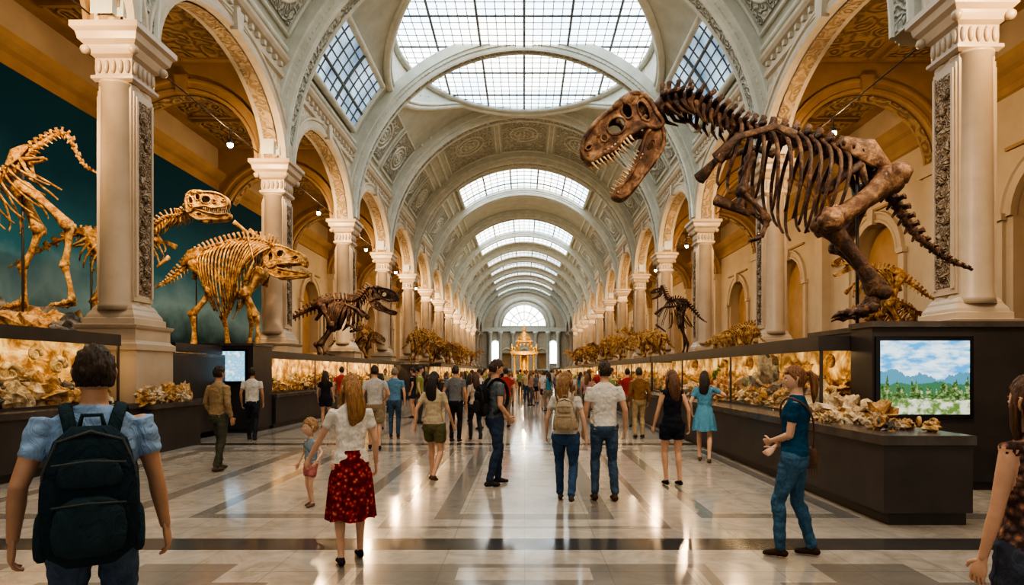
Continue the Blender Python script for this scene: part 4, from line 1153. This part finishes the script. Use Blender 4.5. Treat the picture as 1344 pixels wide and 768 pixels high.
    if hair=='short': cap(-.5,1.10,.12)
    elif hair=='long':
        cap(-.9,1.10,.06)
        wv=R.uniform(0,6)
        out.tube([(.006*sin(q*9+wv),-.05-.22*q+.17*q*q*1.0,.05-.42*q) for q in [i/10 for i in range(11)]],
                 [(.070,.05),(.078,.054),(.081,.052),(.083,.050),(.086,.046),(.088,.042),(.086,.038),(.08,.034),(.07,.028),(.052,.02),(.03,.012)],48 if hi else 16,4,up=(1,0,0),ridge=.05,nr=13)
        for q in (-1,1): out.tube([(q*.058,.02,.06),(q*.076,.02,-.02),(q*.078,.015,-.12),(q*.08,-.01,-.22)],[.018,.022,.022,.010],10,4,ridge=.08,nr=5)
    elif hair=='pony':
        cap(-.6,1.08,.04)
        out.tube([(0,-.09,.045),(0,-.125,.055),(0,-.15,.02),(0,-.158,-.06),(0,-.15,-.14),(0,-.14,-.22)],[.018,.026,.034,.036,.028,.008],24,4,ridge=.07,nr=7)
    M=Matrix.Translation(hdC)@Matrix.Rotation(math.radians(hyaw),4,'Z')@Matrix.Rotation(math.radians(hpitch),4,'X')@Matrix.Scale(hf,4)
    out.xf(M,st)
    mats=[skinm(skin),fabric(top,topk),fabric(bot,botf),fabric(shoe),hairm(hc),M_lip,M_eye,M_iris,fabric(bot,botf)]
    o=out.build(name,mats,(x,y,0),yaw)
    return o,s,tr
def wear(fn,name,o,mats):
    mb=MB(); fn(mb); return mb.build(name,mats,tuple(o.location),o.rotation_euler[2])
def sbox(mb,c,hx,hy,hz,mat,n=24,e=.45,top=.8):
    rings=[]
    for k in range(11):
        t=-1+2*k/10; m=(1-abs(t)**4)**.5 if abs(t)<1 else .0
        m=max(m,.25)
        w=(1 if t<0 else 1-(1-top)*t)
        nz=1+.05*noise.noise(Vector((t*3,hx*40,1)))
        rings.append([(c[0]+hx*w*nz*m**.5*math.copysign(abs(cos(2*pi*j/n))**e,cos(2*pi*j/n)),c[1]+hy*w*m**.7*math.copysign(abs(sin(2*pi*j/n))**e,sin(2*pi*j/n)),c[2]+hz*t) for j in range(n)])
    mb.loft(rings,mat)
def backpack(o,s,tr,c1,c2,scale=1.0,name='backpack',f=.185,zc=1.2):
    def fn(mb):
        k=scale*s
        c=tr(0,-.205,zc)
        sbox(mb,(c.x,c.y,c.z),.155*k,.085*k,.26*k,0,28)
        sbox(mb,(c.x,c.y-.085*k,c.z-.10*k),.115*k,.035*k,.11*k,1,24)
        sbox(mb,(c.x,c.y-.075*k,c.z+.09*k),.10*k,.025*k,.055*k,1,24)
        for zz in (-.01,.14):
            mb.tube([(c.x-.11*k,c.y-.10*k,c.z+(zz-.01)*k),(c.x,c.y-.122*k if zz<0 else c.y-.105*k,c.z+zz*k),(c.x+.11*k,c.y-.10*k,c.z+(zz-.01)*k)],.004*k,6,2)
        mb.tube([(c.x-.145*k,c.y-.04*k,c.z-.1*k),(c.x-.14*k,c.y-.05*k,c.z+.1*k),(c.x-.1*k,c.y-.05*k,c.z+.21*k),(c.x,c.y-.05*k,c.z+.245*k),(c.x+.1*k,c.y-.05*k,c.z+.21*k),(c.x+.14*k,c.y-.05*k,c.z+.1*k),(c.x+.145*k,c.y-.04*k,c.z-.1*k)],.006*k,6,2)
        mb.tube([(c.x-.04*k,c.y+.03*k,c.z+.25*k),(c.x-.03*k,c.y+.03*k,c.z+.30*k),(c.x+.03*k,c.y+.03*k,c.z+.30*k),(c.x+.04*k,c.y+.03*k,c.z+.25*k)],.009*k,6,1)
        for q in (-1,1):
            sbox(mb,(c.x+q*.15*k,c.y+.01*k,c.z-.14*k),.022*k,.05*k,.09*k,1,16)
            w=f/.185
            pts=[tr(q*.06*w,-.14,zc+.17),tr(q*.085*w,-.12,1.42),tr(q*.10*w,-.075,1.475),tr(q*.108*w,-.0,1.492),tr(q*.115*w,.10,1.42),tr(q*.13*w,.135,1.28),tr(q*.155*w,.09,1.12),tr(q*.15*w,-.09,zc-.18)]
            mb.tube(cat(pts,18),[(.011*s,.026*s)]*18,8,1)
    return wear(fn,name,o,[fabric(c1),fabric(c2),fabric((.07,.08,.085))])
JE=(.045,.09,.18)
SK1=(.56,.33,.225); SK2=(.42,.24,.155); SK3=(.62,.39,.28)
o,s,tr=person('boy_with_backpack',-1.99,2.75,1.755,33,top=(.24,.37,.58),bot=(.06,.09,.15),hair='short',hc=(.035,.02,.012),skin=SK2,wl=(-.29,.0,.90),wr=(.285,.03,.88),vox=.008,fl=(-.11,0),fr=(.11,.05))
backpack(o,s,tr,(.014,.030,.042),(.022,.045,.058),1.15,zc=1.11)
person('woman_in_floral_top',2.25,2.62,1.62,12,top=(.20,.12,.10),topk='floral',sleeve='none',female=True,hair='long',hc=(.10,.045,.02),skin=SK1,bot=(.06,.07,.1),vox=.010,wl=(-.25,.06,.84))
person('girl_in_red_skirt',-1.50,5.15,1.62,25,top=(.70,.67,.62),bot=(.38,.022,.018),botk='skirt',botf='floral',hem=.43,female=True,hair='long',hc=(.30,.155,.06),skin=SK3,
       fl=(-.10,-.06),fr=(.10,.12),wl=(-.42,.30,.80),el=(-.3,-.6,-.6),wr=(.25,.08,.90),vox=.009,hyaw=15,shoe=(.03,.03,.04))
person('toddler',-2.62,7.3,1.07,150,top=(.24,.32,.38),bot=(.42,.16,.16),botk='shorts',hem=.6,child=True,hair='short',hc=(.36,.22,.11),skin=SK3,vox=.010,wl=(-.36,.16,1.02),wr=(.30,.08,.92),fl=(-.08,.05),fr=(.08,-.05),shoe=(.2,.12,.1),hyaw=-25)
o,s,tr=person('woman_in_blue_tshirt',2.41,5.30,1.70,60,top=(.016,.08,.16),bot=(.055,.13,.22),female=True,hair='pony',hc=(.24,.11,.05),skin=SK3,vox=.008,
      fl=(-.09,.13),fr=(.11,-.12),wl=(.02,.20,1.06),el=(-1,-.9,-.2),wr=(-.05,.17,1.00),er=(1,-.9,-.2),hyaw=14,hpitch=-4,shoe=(.06,.035,.02),lean=(0,-.02))
def bag(mb):
    c=tr(.205,-.09,.90)
    sbox(mb,(c.x,c.y,c.z),.045,.10,.10,0,20)
    mb.tube(cat([tr(.2,.0,.98),tr(.15,.12,1.2),tr(-.02,.13,1.38),tr(-.14,.04,1.475),tr(-.08,-.12,1.36),tr(.12,-.15,1.15),tr(.21,-.14,.98)],20),.009,6,0)
    for k in range(8): mb.tube([(c.x+.04,c.y-.08+.022*k,c.z-.06),(c.x+.045,c.y-.08+.022*k,c.z-.16)],[.006,.003],5,0)
wear(bag,'shoulder_bag',o,[simple('brown_leather',(.16,.075,.035),(.09,.04,.02),8,.5)])
o,s,tr=person('woman_with_beige_backpack',.52,7.5,1.66,-8,top=(.60,.57,.52),bot=JE,female=True,hair='long',hc=(.26,.14,.06),skin=SK3,vox=.011,fl=(-.08,.18),fr=(.09,-.22,.05),wl=(-.27,.12,.92),wr=(.27,-.02,.90),hyaw=-20,shoe=(.1,.06,.04))
backpack(o,s,tr,(.46,.38,.28),(.38,.30,.21),.85)
person('man_in_white_tshirt',1.02,7.65,1.77,4,top=(.68,.66,.62),bot=(.06,.10,.16),hair='short',hc=(.05,.03,.02),skin=SK1,vox=.011,fl=(-.11,.02),fr=(.13,-.06),wl=(-.26,.06,.89),wr=(.27,.02,.90),hyaw=20,shoe=(.09,.05,.03))
o,s,tr=person('man_with_black_backpack',-.42,8.65,1.82,-62,top=(.12,.15,.17),bot=(.035,.055,.10),hair='short',hc=(.05,.03,.02),skin=SK1,vox=.011,fl=(-.09,.1),fr=(.10,-.12),wl=(-.12,.17,.98),wr=(.16,.14,.96),hyaw=-5,hpitch=-14)
backpack(o,s,tr,(.018,.018,.02),(.03,.03,.032),.85)
person('woman_walking_in_shorts',-1.36,8.95,1.66,-15,top=(.50,.42,.30),bot=(.13,.12,.06),botk='shorts',botf='plain',female=True,hair='long',hc=(.02,.014,.012),skin=SK1,vox=.011,fl=(-.08,.12),fr=(.12,-.28,.06),wl=(-.27,-.12,.92),wr=(.27,.14,.92),shoe=(.12,.07,.04),hem=.62)
person('woman_in_black_outfit',2.14,8.65,1.66,8,top=(.018,.02,.03),bot=(.02,.024,.04),botk='shorts',botf='plain',sleeve='none',female=True,hair='long',hc=(.12,.055,.03),skin=SK1,vox=.011,fl=(-.08,.02),fr=(.11,-.05),wl=(-.26,.1,.90),wr=(.26,-.02,.90),shoe=(.02,.02,.02),hem=.5)
person('woman_in_blue_dress',3.30,10.9,1.66,-20,top=(.10,.28,.42),bot=(.10,.28,.42),botk='dress',botf='plain',hem=.62,female=True,hair='long',hc=(.025,.016,.012),skin=SK3,vox=.012,fl=(-.09,.12),fr=(.10,-.12),wr=(.20,.22,1.42),er=(1,.2,-.6),wl=(-.24,.1,.95),shoe=(.15,.1,.08))
person('man_in_khaki_jacket',-5.12,9.95,1.74,-20,top=(.30,.22,.13),bot=(.075,.08,.06),botf='plain',sleeve='long',hair='short',hc=(.03,.02,.015),skin=SK2,vox=.012,fl=(-.09,.12),fr=(.10,-.12),wl=(-.25,.10,.92),wr=(.26,.02,.90),shoe=(.1,.08,.06))
person('man_in_white_shirt',-6.6,14.4,1.74,10,top=(.62,.60,.56),bot=(.03,.035,.05),hair='short',hc=(.04,.025,.02),skin=SK2,vox=.014,fl=(-.09,.14),fr=(.10,-.12))
person('woman_in_dark_dress',-5.75,17.2,1.66,0,top=(.03,.03,.04),bot=(.03,.03,.05),botk='shorts',botf='plain',female=True,hair='long',hc=(.05,.03,.02),skin=SK1,vox=.016)
person('man_in_patterned_shirt',-3.2,12.7,1.78,15,top=(.50,.48,.46),bot=(.30,.24,.16),botk='shorts',botf='plain',hem=.85,hair='short',hc=(.05,.03,.02),skin=SK1,vox=.014,fl=(-.09,.1),fr=(.1,-.1),wr=(.22,.2,1.05))
person('man_in_blue_shirt',-3.25,14.9,1.74,5,top=(.12,.26,.40),bot=(.06,.10,.17),hair='short',hc=(.25,.2,.16),skin=SK3,vox=.014)
person('man_in_grey_shirt',-1.62,14.0,1.78,-10,top=(.16,.17,.18),bot=(.02,.02,.025),hair='short',hc=(.04,.03,.02),skin=SK2,vox=.014,wl=(-.24,.1,.95))
person('woman_in_beige_top',-1.18,14.3,1.64,20,top=(.50,.42,.34),bot=(.03,.035,.05),female=True,hair='long',hc=(.07,.035,.02),skin=SK1,vox=.014,fl=(-.09,.12),fr=(.1,-.16,.03))
person('man_in_brown_shirt',2.86,14.8,1.74,5,top=(.24,.13,.055),bot=(.36,.28,.17),botf='plain',hair='short',hc=(.06,.05,.04),skin=SK2,vox=.014,sleeve='long')
base=[]
cols=[(.6,.58,.55),(.08,.14,.26),(.42,.06,.05),(.15,.15,.16),(.58,.45,.26),(.06,.24,.34),(.03,.03,.04),(.50,.28,.25),(.30,.34,.12),(.55,.56,.60)]
bots=[(.03,.04,.06),(.06,.09,.15),(.25,.2,.14),(.02,.02,.02),(.05,.08,.14),(.3,.26,.2),(.04,.05,.08),(.12,.12,.12),(.08,.07,.05),(.05,.09,.16)]
NB=len(cols)
rr=random.Random(5)
for i in range(NB):
    fem=i%2==1
    o,s,tr=person('museum_visitor',0,17,1.64 if fem else 1.76,rr.uniform(-30,30),top=cols[i],bot=bots[i],female=fem,hair='long' if fem else 'short',hc=((.05,.03,.02),(.2,.1,.05),(.03,.02,.02))[i%3],
       skin=(SK1,SK2,SK3)[i%3],botk='pants' if i%3 else 'shorts',botf='plain',vox=.022,fl=(-.09,.1 if i%2 else 0),fr=(.1,-.12 if i%2 else 0),hi=False)
    base.append(o)
pos=[]
tries=0
while len(pos)<92 and tries<6000:
    tries+=1
    y=17+ (rr.random()**1.35)*58; x=rr.uniform(-4.5,3.5)
    if y<24 and -0.2<x<1.3: continue
    if all((x-a)**2+(y-b)**2>.55 for a,b in pos) and not (abs(x)<2.3 and abs(y-74)<2.6): pos.append((x,y))
for (x,y) in ((-6.3,20.5),(-6.5,22.2),(-5.6,24),(-6.6,27)): pos.append((x,y))
for k,(x,y) in enumerate(pos):
    if k<NB: o=base[k]
    else:
        o=bpy.data.objects.new('museum_visitor',base[k%NB].data); bpy.context.scene.collection.objects.link(o)
    o.location=(x,y,0); o.rotation_euler[2]=rr.choice((0,0,0,.5,-.5,pi,1.4,-1.4))+rr.uniform(-.3,.3); 
    q=rr.uniform(.95,1.04); o.scale=(q,q,q)

# ------------------------------------------------------------------ world, camera
w=bpy.data.worlds.new('World'); bpy.context.scene.world=w; w.use_nodes=True
w.node_tree.nodes['Background'].inputs[0].default_value=(1.0,.86,.68,1); w.node_tree.nodes['Background'].inputs[1].default_value=.65
cam=bpy.data.cameras.new('camera'); co=bpy.data.objects.new('camera',cam); bpy.context.scene.collection.objects.link(co)
co.location=(0,0,1.65); co.rotation_euler=(pi/2,0,0); cam.sensor_width=36; cam.lens=FPX/1344*36
cam.shift_x=-16/1344; cam.shift_y=104/1344; cam.clip_end=400; cam.clip_start=.05
bpy.context.scene.camera=co
try:
    bpy.context.scene.view_settings.view_transform='AgX'; bpy.context.scene.view_settings.look='AgX - High Contrast'
except Exception as e: print(e)
